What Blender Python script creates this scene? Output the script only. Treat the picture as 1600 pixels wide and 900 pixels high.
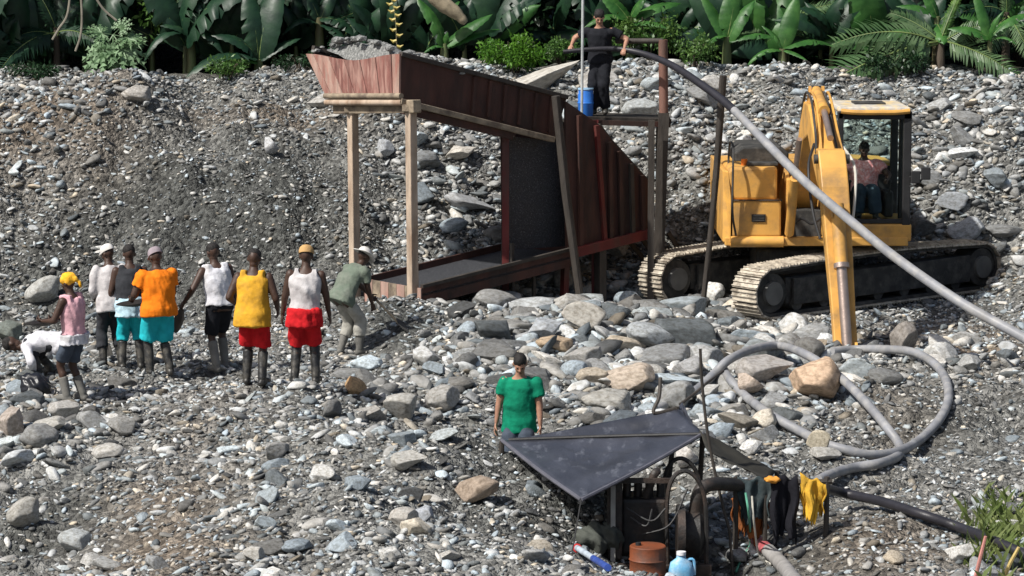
import bpy, bmesh, math, random
import numpy as np
from mathutils import Vector, Matrix
from math import radians as RAD, sin, cos, pi
random.seed(7); RNG = np.random.default_rng(11)
for _o in list(bpy.data.objects): bpy.data.objects.remove(_o)
SC = bpy.context.scene; COL = SC.collection
# ------------------------------------------------------------ camera
FPX = 4520.0                       # focal length in photo pixels (1600 wide)
CAM = Vector((0, 0, 6.4)); PITCH = RAD(7.5)
cd = bpy.data.cameras.new('camera'); cam = bpy.data.objects.new('camera', cd); COL.objects.link(cam)
cd.sensor_width = 36; cd.lens = 36 * FPX / 1600; cd.clip_end = 2000; cd.clip_start = .5
cam.location = CAM; cam.rotation_euler = (pi/2 - PITCH, 0, 0); SC.camera = cam
# ------------------------------------------------------------ sky and sun
SUN = Vector((-.70, -.50, 1.0)).normalized()
w = bpy.data.worlds.new('World'); SC.world = w; w.use_nodes = True
nt = w.node_tree; bgn = nt.nodes['Background']
sky = nt.nodes.new('ShaderNodeTexSky'); sky.sky_type = 'NISHITA'; sky.sun_disc = False
sky.sun_elevation = math.asin(SUN.z); sky.sun_rotation = math.atan2(SUN.x, SUN.y)
sky.dust_density = 3.0; sky.air_density = 1.0
nt.links.new(sky.outputs[0], bgn.inputs[0]); bgn.inputs[1].default_value = .075
ld = bpy.data.lights.new('sun', 'SUN'); ld.energy = 4.6; ld.angle = RAD(1.2); ld.color = (1, .965, .905)
lo = bpy.data.objects.new('sun', ld); COL.objects.link(lo)
lo.rotation_euler = (-SUN).to_track_quat('-Z', 'Y').to_euler(); lo.location = (-20, -10, 40)
SC.view_settings.view_transform = 'Standard'; SC.view_settings.look = 'None'
SC.view_settings.exposure = 0.33; SC.view_settings.gamma = 1
SC.render.resolution_x = 1024; SC.render.resolution_y = 576

# ------------------------------------------------------------ pixel -> place
_F = Vector((0, cos(PITCH), -sin(PITCH))); _U = Vector((0, sin(PITCH), cos(PITCH)))
def ray(px, py):
    return _F + Vector((1, 0, 0)) * ((px - 800) / FPX) + _U * ((450 - py) / FPX)
def P(px, py, Y):
    d = ray(px, py); return CAM + d * (Y / d.y)
def onplane(px, py, o, n):
    d = ray(px, py); t = (o - CAM).dot(n) / d.dot(n); return CAM + d * t
def topx(x, y, z):
    dx, dy, dz = x, y, z - CAM.z
    dep = dy * _F.y + dz * _F.z; up = dy * _U.y + dz * _U.z
    return 800 + FPX * dx / dep, 450 - FPX * up / dep
# ------------------------------------------------------------ noise
def _hash(ix, iy, s):
    h = (ix.astype(np.int64) * 374761393 + iy.astype(np.int64) * 668265263 + s * 1442695041) & 0xFFFFFFFF
    h = ((h ^ (h >> 13)) * 1274126177) & 0xFFFFFFFF
    return ((h ^ (h >> 16)) & 0xFFFF) / 65535.0
def vnoise(x, y, s=0):
    ix = np.floor(x); iy = np.floor(y); fx = x - ix; fy = y - iy
    fx = fx*fx*(3-2*fx); fy = fy*fy*(3-2*fy)
    a = _hash(ix, iy, s); b = _hash(ix+1, iy, s); c = _hash(ix, iy+1, s); d = _hash(ix+1, iy+1, s)
    return (a + (b-a)*fx) + ((c + (d-c)*fx) - (a + (b-a)*fx))*fy - .5
def fbm(x, y, s=0, o=4):
    r = 0; a = 1.0
    for k in range(o):
        r = r + a*vnoise(x*2**k, y*2**k, s+k*17); a *= .5
    return r
# ------------------------------------------------------------ terrain: thin plate through surveyed spots (pixel row/column + distance)
_sp = [(-120,155,50),(0,158,50),(80,146,50),(190,140,49.5),(300,160,50),(450,168,50),(560,150,50.5),(700,118,51),(800,122,51.5),(900,128,51.5),
 (1000,104,51.5),(1100,122,51.5),(1200,140,51),(1330,150,51),(1450,160,51),(1600,156,50.5),(1720,156,50.5),
 (-100,320,47),(60,320,47),(200,320,47),(350,320,47),(500,320,47),(-100,480,45),(60,480,45),(200,480,45),(350,490,44.6),(500,490,44.4),
 (620,330,48),(720,300,48.5),(720,430,46.8),(860,330,48.8),(860,430,47.3),(960,300,49),(1050,400,47.8),(1150,300,48.9),(1330,330,49),(1520,330,48.6),(1600,400,47.5),(1700,400,47.5),(1600,480,45.5),
 (118,632,37.3),(20,604,38.0),(250,592,39.3),(395,604,38.7),(475,602,38.8),(545,558,41.2),(345,584,39.8),(300,510,43.3),
 (620,470,43),(610,552,41),(700,500,43),(560,520,42.2),(800,498,42.5),(950,490,43),(1100,520,42),(1250,525,43),(1420,520,43),(1330,548,41.5),
 (1165,505,44.7),(1560,462,47.9),(1000,478,46.5),(1300,470,46.6),(900,478,46.4),
 (800,565,38.7),(950,588,38.5),(1100,590,38.5),(1250,600,38.5),(1400,598,38.0),(1560,596,38.0),(1700,596,38.0),
 (900,650,35.6),(1000,640,36),(720,655,35.8),(720,698,32.2),(800,712,31.7),(870,735,31.0),(760,775,30.6),(930,760,31.4),(1050,900,30.6),(1050,935,29.4),(1180,905,30.2),
 (1080,720,33),(1180,765,32.2),(1300,740,33.2),(1300,860,30),(1500,712,35.3),(1600,735,34.4),(1590,860,30.5),(1700,750,34),
 (400,700,33),(300,680,34),(200,780,30.6),(400,890,27),(600,800,29),(600,620,36.5),(560,640,35),(650,720,32),(780,850,28.3),(880,895,27.2),
 (860,860,29.0),(970,890,29.8),(300,890,27),(60,720,33.3),(60,830,30.7),(120,890,28.6),(0,880,29.6),(-120,800,31)]
_cp = [tuple(P(*s)) for s in _sp]
_cp += [(x, 56, 3.0) for x in (-13, -6, 0, 6, 13)] + [(x, 60, 3.2) for x in (-13, 0, 13)]
_cp += [(.08, 33.2, -.5), (-.6, 33.8, -.35), (.8, 33.3, -.45), (1.5, 32.6, -.4), (-1.2, 34.4, -.1)]
_cp += [(x, 21.5, .1) for x in (-6, 0, 6)] + [(-9, 30, .1), (9, 30, -.1), (-10, 38, 0), (10.5, 38, .1)]
_cp = np.array(_cp)
def _tk(r2): return r2 * np.log(r2 + 1e-9)
def _tps():
    n = len(_cp); xy = _cp[:, :2]
    K = _tk(((xy[:, None] - xy[None])**2).sum(-1)) + np.eye(n)*.05
    Q = np.hstack([np.ones((n, 1)), xy]); A = np.zeros((n+3, n+3)); A[:n, :n] = K; A[:n, n:] = Q; A[n:, :n] = Q.T
    return np.linalg.solve(A, np.concatenate([_cp[:, 2], np.zeros(3)]))
_tw = _tps()
def height(x, y):
    x = np.asarray(x, float); y = np.asarray(y, float); sh = np.broadcast(x, y).shape
    x = np.broadcast_to(x, sh).ravel(); y = np.broadcast_to(y, sh).ravel()
    xc = np.clip(x, -12.5, 12.5); yc = np.clip(y, 21.5, 60)
    z = _tw[-3] + _tw[-2]*xc + _tw[-1]*yc
    for i in range(len(_cp)):
        z = z + _tw[i]*_tk((xc-_cp[i, 0])**2 + (yc-_cp[i, 1])**2)
    z = np.clip(z, -1.3, 4.2)
    far = np.clip((22 - y)/10, 0, 1); z = z*(1-far) + 0*far
    flat = np.exp(-(((x-4.7)/3.2)**2 + ((y-46.6)/2.2)**2)**2)       # levelled pad under the excavator
    z = z + np.maximum(0, y-57.5)*.55*(y < 110) + (y >= 110)*29
    amp = np.where((y > 44.5) & (y < 52), 1.35, 1.0)*(1-.8*flat)
    z = z + amp*(.26*fbm(x*.55+3, y*.55, 3, 3) + .15*fbm(x*1.9, y*1.9+5, 9, 3) + .035*fbm(x*6, y*6, 21, 2))
    for bx_, w_, h_ in ((-7.95, .75, .30), (-6.65, .55, .34), (-5.4, .35, -.16), (-3.6, .5, -.08), (2.4, .6, .16), (8.6, .5, .12)): z = z + h_*np.exp(-((x-bx_)/w_)**2 - ((y-49.9)/.9)**2)
    z = z + .30*np.exp(-((x+1.75 + (y-33)*.22)/.9)**2 - ((y-32.6)/2.4)**2) - .22*np.exp(-((x+5.3)/1.2)**2 - ((y-30)/2.0)**2)
    # slumped runnels down the bank
    bank = np.exp(-((y-47.8)/2.0)**2)*(x < .5)
    z = z + bank*.16*fbm(x*1.5, y*.25, 40, 3)
    z = np.where(flat > .35, z*(1-.9*np.clip((flat-.35)/.4, 0, 1)), z)
    return z.reshape(sh)
def H(x, y): return float(height(x, y))
_ys = np.arange(23.5, 56, .04)
def G(px, py, lift=0.0):
    d = ray(px, py); t = _ys/d.y
    X = CAM.x + d.x*t; Zr = CAM.z + d.z*t; hh = height(X, _ys) + lift
    k = np.argmax(Zr <= hh) if (Zr <= hh).any() else len(_ys)-1
    return Vector((X[k], _ys[k], float(hh[k])))
# ------------------------------------------------------------ mesh helpers
WL = {}
def wloc(o):
    v = Vector((0, 0, 0))
    while o is not None: v = v + o.location; o = o.parent
    return v
def link(o, parent=None, loc=(0, 0, 0)):
    COL.objects.link(o); loc = Vector(loc)
    if parent is not None: o.parent = parent; o.location = loc - wloc(parent)
    else: o.location = loc
    return o
def tag(o, label=None, cat=None, group=None, kind=None):
    if label: o['label'] = label
    if cat: o['category'] = cat
    if group: o['group'] = group
    if kind: o['kind'] = kind
    return o
def thing(name, label, cat, loc, group=None):
    o = bpy.data.objects.new(name, None); o.empty_display_size = .2
    link(o, None, loc); return tag(o, label, cat, group)
def frame(d, up=Vector((0, 0, 1))):
    d = Vector(d).normalized(); up = Vector(up)
    if abs(d.dot(up)) > .98: up = Vector((0, 1, 0))
    x = d.cross(up).normalized(); z = x.cross(d).normalized(); return x, d, z
class MB:
    def __init__(s): s.V = []; s.F = []
    def add(s, v, f):
        o = len(s.V); s.V += [tuple(p) for p in v]; s.F += [tuple(i+o for i in q) for q in f]; return s
    def box(s, c, size, R=None):
        c = Vector(c); h = Vector(size)/2; v = []
        for sx in (-1, 1):
            for sy in (-1, 1):
                for sz in (-1, 1):
                    q = Vector((sx*h.x, sy*h.y, sz*h.z)); v.append(c + (R @ q if R is not None else q))
        return s.add(v, [(0,1,3,2),(4,6,7,5),(0,4,5,1),(2,3,7,6),(0,2,6,4),(1,5,7,3)])
    def beam(s, a, b, wd, ht, up=(0, 0, 1)):
        a = Vector(a); b = Vector(b); x, d, z = frame(b-a, up); x = x*wd/2; z = z*ht/2
        v = [a-x-z, a+x-z, a+x+z, a-x+z, b-x-z, b+x-z, b+x+z, b-x+z]
        return s.add(v, [(3,2,1,0),(4,5,6,7),(0,1,5,4),(1,2,6,5),(2,3,7,6),(3,0,4,7)])
    def cyl(s, a, b, r0, r1=None, n=14):
        if r1 is None: r1 = r0
        return s.tube([a, b], [r0, r1], n)
    def tube(s, pts, r, n=10, cap=True):
        pts = [Vector(p) for p in pts]; m = len(pts)
        if not hasattr(r, '__len__'): r = [r]*m
        v = []; f = []; px = None
        for i, p in enumerate(pts):
            d = (pts[min(i+1, m-1)] - pts[max(i-1, 0)]).normalized()
            if px is None: px, _, _ = frame(d)
            px = (px - d*px.dot(d)).normalized(); pz = px.cross(d)
            for k in range(n):
                a = 2*pi*k/n; v.append(p + (px*cos(a) + pz*sin(a))*r[i])
        for i in range(m-1):
            for k in range(n):
                q = (k+1) % n; f.append((i*n+k, (i+1)*n+k, (i+1)*n+q, i*n+q))
        if cap: f.append(tuple(range(n))); f.append(tuple((m-1)*n+k for k in reversed(range(n))))
        return s.add(v, f)
    def sph(s, c, r, n=14, m=9, R=None):
        c = Vector(c)
        if not hasattr(r, '__len__'): r = (r, r, r)
        v = []; f = []
        def q(x, y, z):
            p = Vector((x*r[0], y*r[1], z*r[2])); return c + (R @ p if R is not None else p)
        v.append(q(0, 0, -1))
        for j in range(1, m):
            t = -pi/2 + pi*j/m
            for i in range(n): a = 2*pi*i/n; v.append(q(cos(t)*cos(a), cos(t)*sin(a), sin(t)))
        v.append(q(0, 0, 1)); L = len(v)-1
        for i in range(n):
            k = (i+1) % n; f.append((0, 1+k, 1+i)); f.append((L, L-n+i, L-n+k))
            for j in range(m-2): a = 1+j*n; f.append((a+i, a+k, a+n+k, a+n+i))
        return s.add(v, f)
    def loft(s, rings, cap=True):
        n = len(rings[0]); v = [p for r in rings for p in r]; f = []
        for i in range(len(rings)-1):
            for k in range(n): q = (k+1) % n; f.append((i*n+k, i*n+q, (i+1)*n+q, (i+1)*n+k))
        if cap: f.append(tuple(reversed(range(n)))); f.append(tuple((len(rings)-1)*n+k for k in range(n)))
        return s.add(v, f)
    def prism(s, poly, ext):
        poly = [Vector(p) for p in poly]; e = Vector(ext); n = len(poly)
        nrm = Vector((0, 0, 0))
        for i in range(n): nrm += poly[i].cross(poly[(i+1) % n])
        if nrm.dot(e) > 0: poly = poly[::-1]
        f = [tuple(range(n)), tuple(range(2*n-1, n-1, -1))]
        for i in range(n): j = (i+1) % n; f.append((i, n+i, n+j, j))
        return s.add(poly + [p+e for p in poly], f)
    def mesh(s, name):
        me = bpy.data.meshes.new(name); me.from_pydata(s.V, [], s.F); me.update(); return me
    def build(s, name, mat, parent=None, smooth=False, bevel=0, remesh=0, folds=None, sm=4, origin=None):
        V = np.array(s.V); c = Vector(origin) if origin is not None else Vector((V.min(0)+V.max(0))/2)
        s.V = [tuple(p) for p in (V - np.array(c))]
        me = s.mesh(name)
        if remesh: me = voxel(me, remesh, sm, folds, c)
        o = bpy.data.objects.new(name, me); me.materials.append(mat); link(o, parent, c)
        if smooth or remesh:
            me.polygons.foreach_set('use_smooth', [True]*len(me.polygons))
            if smooth and not remesh: me.set_sharp_from_angle(angle=RAD(40))
        if bevel:
            b = o.modifiers.new('bevel', 'BEVEL'); b.width = bevel; b.segments = 2; b.limit_method = 'ANGLE'; b.angle_limit = RAD(40)
        return o
def voxel(me, vs, sm, folds, c):
    t = bpy.data.objects.new('tmp', me); COL.objects.link(t)
    r = t.modifiers.new('r', 'REMESH'); r.mode = 'VOXEL'; r.voxel_size = vs
    if sm: q = t.modifiers.new('s', 'SMOOTH'); q.iterations = sm; q.factor = .5
    dg = bpy.context.evaluated_depsgraph_get(); dg.update()
    m2 = bpy.data.meshes.new_from_object(t.evaluated_get(dg)); m2.name = me.name
    bpy.data.objects.remove(t); bpy.data.meshes.remove(me)
    if folds:
        n = len(m2.vertices); co = np.empty(n*3); m2.vertices.foreach_get('co', co); co = co.reshape(-1, 3)
        no = np.empty(n*3); m2.vertices.foreach_get('normal', no); no = no.reshape(-1, 3)
        a, sc = folds; u = (co + np.array(c))*sc
        d = fbm(u[:, 0] + u[:, 1]*.6 + u[:, 2]*.35, u[:, 2]*.55 + u[:, 1]*.3, 5, 3)
        co = co + no*(d*a)[:, None]; m2.vertices.foreach_set('co', co.ravel()); m2.update()
    return m2
def spline(pts, n=8):
    pts = [Vector(p) for p in pts]; q = [pts[0]*2-pts[1]] + pts + [pts[-1]*2-pts[-2]]; out = []
    for i in range(1, len(q)-2):
        for k in range(n):
            t = k/n; a, b, c, d = q[i-1], q[i], q[i+1], q[i+2]
            out.append(.5*((2*b) + (c-a)*t + (2*a-5*b+4*c-d)*t*t + (3*b-a-3*c+d)*t**3))
    return out + [pts[-1]]
# ------------------------------------------------------------ materials
def rgb(c): return (c[0], c[1], c[2], 1)
def mat(name, col, rough=.7, metal=0, var=.25, scale=6, col2=None, amt=.4, scale2=3, bump=.15, bscale=40, stretch=(1, 1, 1), spec=.4, lo=.45, hi=.62, translucent=0):
    m = bpy.data.materials.new(name); m.use_nodes = True; t = m.node_tree; N = t.nodes; L = t.links
    b = N['Principled BSDF']; b.inputs['Roughness'].default_value = rough; b.inputs['Metallic'].default_value = metal
    b.inputs['Specular IOR Level'].default_value = spec
    tc = N.new('ShaderNodeTexCoord'); mp = N.new('ShaderNodeMapping'); mp.inputs['Scale'].default_value = stretch
    oi = N.new('ShaderNodeObjectInfo'); om = N.new('ShaderNodeMath'); om.operation = 'MULTIPLY'; om.inputs[1].default_value = 37.0; L.new(oi.outputs['Random'], om.inputs[0]); L.new(om.outputs[0], mp.inputs['Location'])
    L.new(tc.outputs['Object'], mp.inputs[0])
    n1 = N.new('ShaderNodeTexNoise'); n1.inputs['Scale'].default_value = scale; n1.inputs['Detail'].default_value = 5; L.new(mp.outputs[0], n1.inputs[0])
    mr = N.new('ShaderNodeMapRange'); mr.inputs[1].default_value = .25; mr.inputs[2].default_value = .75; mr.inputs[3].default_value = 1-var; mr.inputs[4].default_value = 1+var
    L.new(n1.outputs[0], mr.inputs[0])
    mul = N.new('ShaderNodeVectorMath'); mul.operation = 'SCALE'; L.new(mr.outputs[0], mul.inputs['Scale'])
    if col2 is not None:
        n2 = N.new('ShaderNodeTexNoise'); n2.inputs['Scale'].default_value = scale2; n2.inputs['Detail'].default_value = 7; n2.inputs['Roughness'].default_value = .65
        L.new(mp.outputs[0], n2.inputs[0])
        r2 = N.new('ShaderNodeMapRange'); r2.inputs[1].default_value = lo; r2.inputs[2].default_value = hi; r2.inputs[3].default_value = 0; r2.inputs[4].default_value = amt; L.new(n2.outputs[0], r2.inputs[0])
        mx = N.new('ShaderNodeMix'); mx.data_type = 'RGBA'; mx.inputs[6].default_value = rgb(col); mx.inputs[7].default_value = rgb(col2)
        L.new(r2.outputs[0], mx.inputs[0]); L.new(mx.outputs[2], mul.inputs[0])
    else: mul.inputs[0].default_value = col[:3]
    L.new(mul.outputs[0], b.inputs['Base Color'])
    if bump:
        n3 = N.new('ShaderNodeTexNoise'); n3.inputs['Scale'].default_value = bscale; n3.inputs['Detail'].default_value = 4; L.new(mp.outputs[0], n3.inputs[0])
        bp = N.new('ShaderNodeBump'); bp.inputs['Strength'].default_value = bump; bp.inputs['Distance'].default_value = .02; L.new(n3.outputs[0], bp.inputs['Height']); L.new(bp.outputs[0], b.inputs['Normal'])
    if translucent:
        tr = N.new('ShaderNodeBsdfTranslucent'); L.new(mul.outputs[0], tr.inputs[0]); ms = N.new('ShaderNodeMixShader'); ms.inputs[0].default_value = translucent
        L.new(b.outputs[0], ms.inputs[1]); L.new(tr.outputs[0], ms.inputs[2]); L.new(ms.outputs[0], N['Material Output'].inputs[0])
    return m
def colornodes(m, src):          # multiply base colour of a plain mat() by an attribute / the object colour
    t = m.node_tree; N = t.nodes; L = t.links; b = N['Principled BSDF']
    old = b.inputs['Base Color'].links[0].from_socket
    mu = N.new('ShaderNodeVectorMath'); mu.operation = 'MULTIPLY'; L.new(old, mu.inputs[0])
    if src == 'object': s = N.new('ShaderNodeObjectInfo'); L.new(s.outputs['Color'], mu.inputs[1])
    else: s = N.new('ShaderNodeAttribute'); s.attribute_name = src; L.new(s.outputs['Color'], mu.inputs[1])
    L.new(mu.outputs[0], b.inputs['Base Color']); return m
# ============================================================ GROUND
def grid_axis(lo, hi, step, far, grow=1.35):
    a = list(np.arange(lo, hi+1e-6, step)); s = step; x = lo; left = []
    while x > -far: s *= grow; x -= s; left.append(x)
    s = step; x = a[-1]; right = []
    while x < far: s *= grow; x += s; right.append(x)
    return np.array(left[::-1] + a + right)
gx = grid_axis(-11.0, 11.0, .092, 260); gy = grid_axis(25.0, 53.0, .092, 260)
GX, GY = np.meshgrid(gx, gy); GZ = height(GX, GY); nx, ny = len(gx), len(gy)
gv = np.stack([GX, GY, GZ], -1).reshape(-1, 3)
ii = (np.arange(ny-1)[:, None]*nx + np.arange(nx-1)[None]).ravel()
gf = np.stack([ii, ii+1, ii+1+nx, ii+nx], -1)
def fastmesh(name, v, f):
    me = bpy.data.meshes.new(name); n, k = f.shape
    me.vertices.add(len(v)); me.vertices.foreach_set('co', v.astype(np.float32).ravel())
    me.loops.add(n*k); me.loops.foreach_set('vertex_index', f.astype(np.int32).ravel())
    me.polygons.add(n); me.polygons.foreach_set('loop_start', np.arange(0, n*k, k, dtype=np.int32))
    me.update(calc_edges=True); return me
def setcol(me, c, name='Col'):
    a = me.color_attributes.new(name, 'FLOAT_COLOR', 'POINT'); a.data.foreach_set('color', np.hstack([c, np.ones((len(c), 1))]).astype(np.float32).ravel())
def pxof(x, y, z):
    dz = z - CAM.z; dep = y*_F.y + dz*_F.z; up = y*_U.y + dz*_U.z; dep = np.where(np.abs(dep) < .1, .1, dep)
    return 800 + FPX*x/dep, 450 - FPX*up/dep
def blob(x, y, px, py, rx, ry, Y=None):           # soft spot of soil tone or painted shade, in metres on the ground
    c = G(px, py) if Y is None else P(px, py, Y); s = FPX/c.y
    return np.exp(-(((x-c.x)/(rx/s))**2 + ((y-c.y)/ry)**2))
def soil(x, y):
    g = np.array([.150, .149, .140]); brown = np.array([.135, .108, .082]); dark = np.array([.058, .060, .056]); olive = np.array([.095, .096, .085])  # dark: bare soil, plus painted shade on the trench flank and in the gully
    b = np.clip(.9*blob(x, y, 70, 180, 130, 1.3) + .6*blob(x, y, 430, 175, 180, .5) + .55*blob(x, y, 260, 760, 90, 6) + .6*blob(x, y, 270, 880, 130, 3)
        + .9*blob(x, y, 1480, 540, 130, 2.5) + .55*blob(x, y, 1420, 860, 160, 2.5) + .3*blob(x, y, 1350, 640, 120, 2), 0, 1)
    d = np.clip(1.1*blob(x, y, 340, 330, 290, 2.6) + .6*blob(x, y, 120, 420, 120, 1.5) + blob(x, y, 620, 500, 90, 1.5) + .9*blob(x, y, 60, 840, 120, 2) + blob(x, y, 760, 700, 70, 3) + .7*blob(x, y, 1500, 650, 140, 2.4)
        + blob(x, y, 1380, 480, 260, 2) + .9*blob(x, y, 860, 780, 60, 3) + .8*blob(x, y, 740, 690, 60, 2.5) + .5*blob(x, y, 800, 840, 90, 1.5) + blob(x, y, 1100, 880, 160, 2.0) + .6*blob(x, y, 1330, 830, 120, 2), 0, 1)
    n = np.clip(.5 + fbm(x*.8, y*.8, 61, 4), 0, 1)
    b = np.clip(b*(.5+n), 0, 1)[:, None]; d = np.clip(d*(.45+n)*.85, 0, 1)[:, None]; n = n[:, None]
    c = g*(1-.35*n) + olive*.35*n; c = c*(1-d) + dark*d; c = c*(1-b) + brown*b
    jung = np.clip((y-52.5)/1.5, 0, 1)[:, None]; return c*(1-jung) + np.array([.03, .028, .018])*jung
M_ground = colornodes(mat('gravel_soil', (1, 1, 1), .88, var=.55, scale=9, bump=.9, bscale=26, spec=.25), 'Col')
def gravel_relief(m):
    t = m.node_tree; N = t.nodes; L = t.links; b = N['Principled BSDF']
    tc = N.new('ShaderNodeTexCoord'); v = N.new('ShaderNodeTexVoronoi'); v.inputs['Scale'].default_value = 17; v.inputs['Randomness'].default_value = 1
    v2 = N.new('ShaderNodeTexVoronoi'); v2.inputs['Scale'].default_value = 42
    L.new(tc.outputs['Object'], v.inputs[0]); L.new(tc.outputs['Object'], v2.inputs[0])
    ad = N.new('ShaderNodeMath'); ad.operation = 'MULTIPLY_ADD'; L.new(v2.outputs[0], ad.inputs[0]); ad.inputs[1].default_value = .5; L.new(v.outputs[0], ad.inputs[2])
    bp = N.new('ShaderNodeBump'); bp.invert = True; bp.inputs['Strength'].default_value = 1; bp.inputs['Distance'].default_value = .045
    L.new(ad.outputs[0], bp.inputs['Height']); L.new(bp.outputs[0], b.inputs['Normal'])
    old = b.inputs['Base Color'].links[0].from_socket               # each pebble its own grey
    sep = N.new('ShaderNodeSeparateColor'); L.new(v.outputs['Color'], sep.inputs[0])
    mr = N.new('ShaderNodeMapRange'); mr.inputs[3].default_value = .45; mr.inputs[4].default_value = 1.9; L.new(sep.outputs[0], mr.inputs[0])
    mu = N.new('ShaderNodeVectorMath'); mu.operation = 'SCALE'; L.new(old, mu.inputs[0]); L.new(mr.outputs[0], mu.inputs['Scale']); L.new(mu.outputs[0], b.inputs['Base Color'])
gravel_relief(M_ground)
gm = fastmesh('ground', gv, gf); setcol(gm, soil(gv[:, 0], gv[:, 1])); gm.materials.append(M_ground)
gm.polygons.foreach_set('use_smooth', [True]*len(gm.polygons))
ground = link(bpy.data.objects.new('ground', gm)); ground['kind'] = 'structure'

# ============================================================ STONES
def ico(sub):
    bm = bmesh.new(); bmesh.ops.create_icosphere(bm, subdivisions=sub, radius=1)
    v = np.array([p.co[:] for p in bm.verts]); f = np.array([[q.index for q in p.verts] for p in bm.faces]); bm.free(); return v, f
def stone(v, rng, cuts=8, rough=.06, depth=(.55, .9)):
    v = v.copy()
    for _ in range(cuts):
        n = rng.normal(size=3); n /= np.linalg.norm(n); d = rng.uniform(*depth)
        k = v @ n - d; m = k > 0; v[m] -= np.outer(k[m]*.97, n)
    w = v*2.1 + rng.uniform(0, 50, 3)
    v *= 1 + rough*(fbm(w[:, 0]+w[:, 2]*.7, w[:, 1]-w[:, 2]*.6, int(rng.integers(99)), 3))[:, None]*2
    v /= np.abs(v).max(0); return v
ICO = {s: ico(s) for s in (1, 2, 4)}
T_small = [stone(ICO[1][0], RNG, 5, .05, (.45, .85)) for _ in range(14)]            # 42 verts... (icosphere level 1 = 12 verts)
T_med = [stone(ICO[2][0], RNG, 9, .05, (.42, .85)) for _ in range(16)]
def greys(n, rng):
    v = .11 + .50*rng.random(n)**1.25; t = rng.uniform(-1, 1, n)
    c = np.stack([v*(1+.04*t), v*(1+.0*t), v*(.97-.05*t)], -1)
    k = rng.random(n); tan = k < .07; blue = k > .72; dk = (k > .12) & (k < .26)
    c[tan] *= np.array([1.08, .96, .80]); c[blue] *= np.array([.86, .97, 1.06]); c[dk] *= .5
    return c
ZN = [  # photo zones: centre, radius, size multiplier for stones, density multiplier
 (960,550,260,70,2.6,1.0),(1150,610,160,60,2.2,1),(1400,560,220,30,1.8,1),(850,450,170,50,1.7,1),(1500,300,110,140,1.9,1.3),(1060,200,150,110,1.8,1.4),(720,300,110,150,1.7,1.3),
 (60,650,110,60,1.9,1),(640,640,90,60,1.9,1),(330,330,210,130,.55,.5),(1500,660,130,60,.6,.45),(1430,500,150,40,.6,.4),(260,780,60,150,.7,.6),(620,510,70,50,.5,.3),
 (60,250,90,120,1.5,1),(1250,700,110,50,.8,.7),(850,830,110,60,.9,.8),(740,690,70,60,.6,.4),(480,760,300,140,.88,1.5),(80,840,110,80,.7,.45),(1330,830,120,60,.7,.8),(180,570,160,40,1.0,1),
 (420,560,160,30,.9,1),(1400,760,150,50,.6,.8),(760,690,60,70,.8,.6),(170,170,90,40,1.3,1),(1080,800,200,60,.9,.8)]
def zone(px, py):
    s = np.ones_like(px); d = np.ones_like(px); wsum = np.full_like(px, .35); s *= .35; d *= .35
    for cx, cy, rx, ry, zs, zd in ZN:
        g = np.exp(-(((px-cx)/rx)**2 + ((py-cy)/ry)**2)); s += g*zs; d += g*zd; wsum += g
    return s/wsum, d/wsum
def sample(n):
    y = np.sqrt(RNG.uniform(25.0**2, 52.6**2, n)); x = RNG.uniform(-1, 1, n)*(y*.184+.5)
    z = height(x, y); px, py = pxof(x, y, z); s, d = zone(px, py)
    # steep bank: more area per plan metre
    keep = (py < 925) & (px > -60) & (px < 1660) & (RNG.random(n) < np.clip(d*.72, 0, 1)*np.where(y > 44.8, 1.0, .75))
    return x[keep], y[keep], z[keep], px[keep], py[keep], s[keep]
def rots(n, tilt):
    a = RNG.uniform(0, 2*pi, n); t = RNG.normal(0, tilt, n); u = RNG.normal(0, tilt, n)
    ca, sa, ct, st, cu, su = cos_(a), sin_(a), cos_(t), sin_(t), cos_(u), sin_(u); z = np.zeros(n); o = np.ones(n)
    Rz = np.stack([ca, -sa, z, sa, ca, z, z, z, o], -1).reshape(-1, 3, 3)
    Rx = np.stack([o, z, z, z, ct, -st, z, st, ct], -1).reshape(-1, 3, 3)
    Ry = np.stack([cu, z, su, z, o, z, -su, z, cu], -1).reshape(-1, 3, 3)
    return np.einsum('nij,njk,nkl->nil', Rx, Ry, Rz)
cos_, sin_ = np.cos, np.sin
def scatter(name, T, F, x, y, z, r, tilt, sink, mat_, label, light=1.0):
    n = len(x); T = np.array(T); idx = RNG.integers(0, len(T), n); R = rots(n, tilt)
    sc = np.stack([r*RNG.uniform(.9, 1.8, n), r*RNG.uniform(.6, 1.0, n), r*RNG.uniform(.30, .66, n)], -1)
    v = T[idx]*sc[:, None, :]; v = np.einsum('nij,nkj->nki', R, v)
    v += np.stack([x, y, z + sc[:, 2]*sink], -1)[:, None, :]
    nv = T.shape[1]; f = (F[None] + (np.arange(n)*nv)[:, None, None]).reshape(-1, 3)
    me = fastmesh(name, v.reshape(-1, 3), f); c = np.repeat(greys(n, RNG)*light, nv, 0); setcol(me, c); me.materials.append(mat_)
    o = link(bpy.data.objects.new(name, me)); tag(o, label, 'gravel', None, 'stuff'); return o
M_stone = colornodes(mat('loose_stone', (1, 1, 1), .72, var=.22, scale=14, col2=(.55, .53, .48), amt=.7, scale2=9, bump=.5, bscale=60, spec=.35), 'Col')
M_rock = colornodes(mat('river_rock', (1, 1, 1), .74, var=.28, scale=7, col2=(.5, .47, .42), amt=.75, scale2=4.5, bump=.55, bscale=30, spec=.35), 'object')
x, y, z, px, py, s = sample(106000)
r = .019*s**.6*(1 + RNG.pareto(2.6, len(x))).clip(1, 3.2)
scatter('pebbles', T_small, ICO[1][1], x, y, z, r, .4, .35, M_stone, 'fine grey pebbles and gravel strewn over the whole mining bank')
x, y, z, px, py, s = sample(33000)
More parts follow.
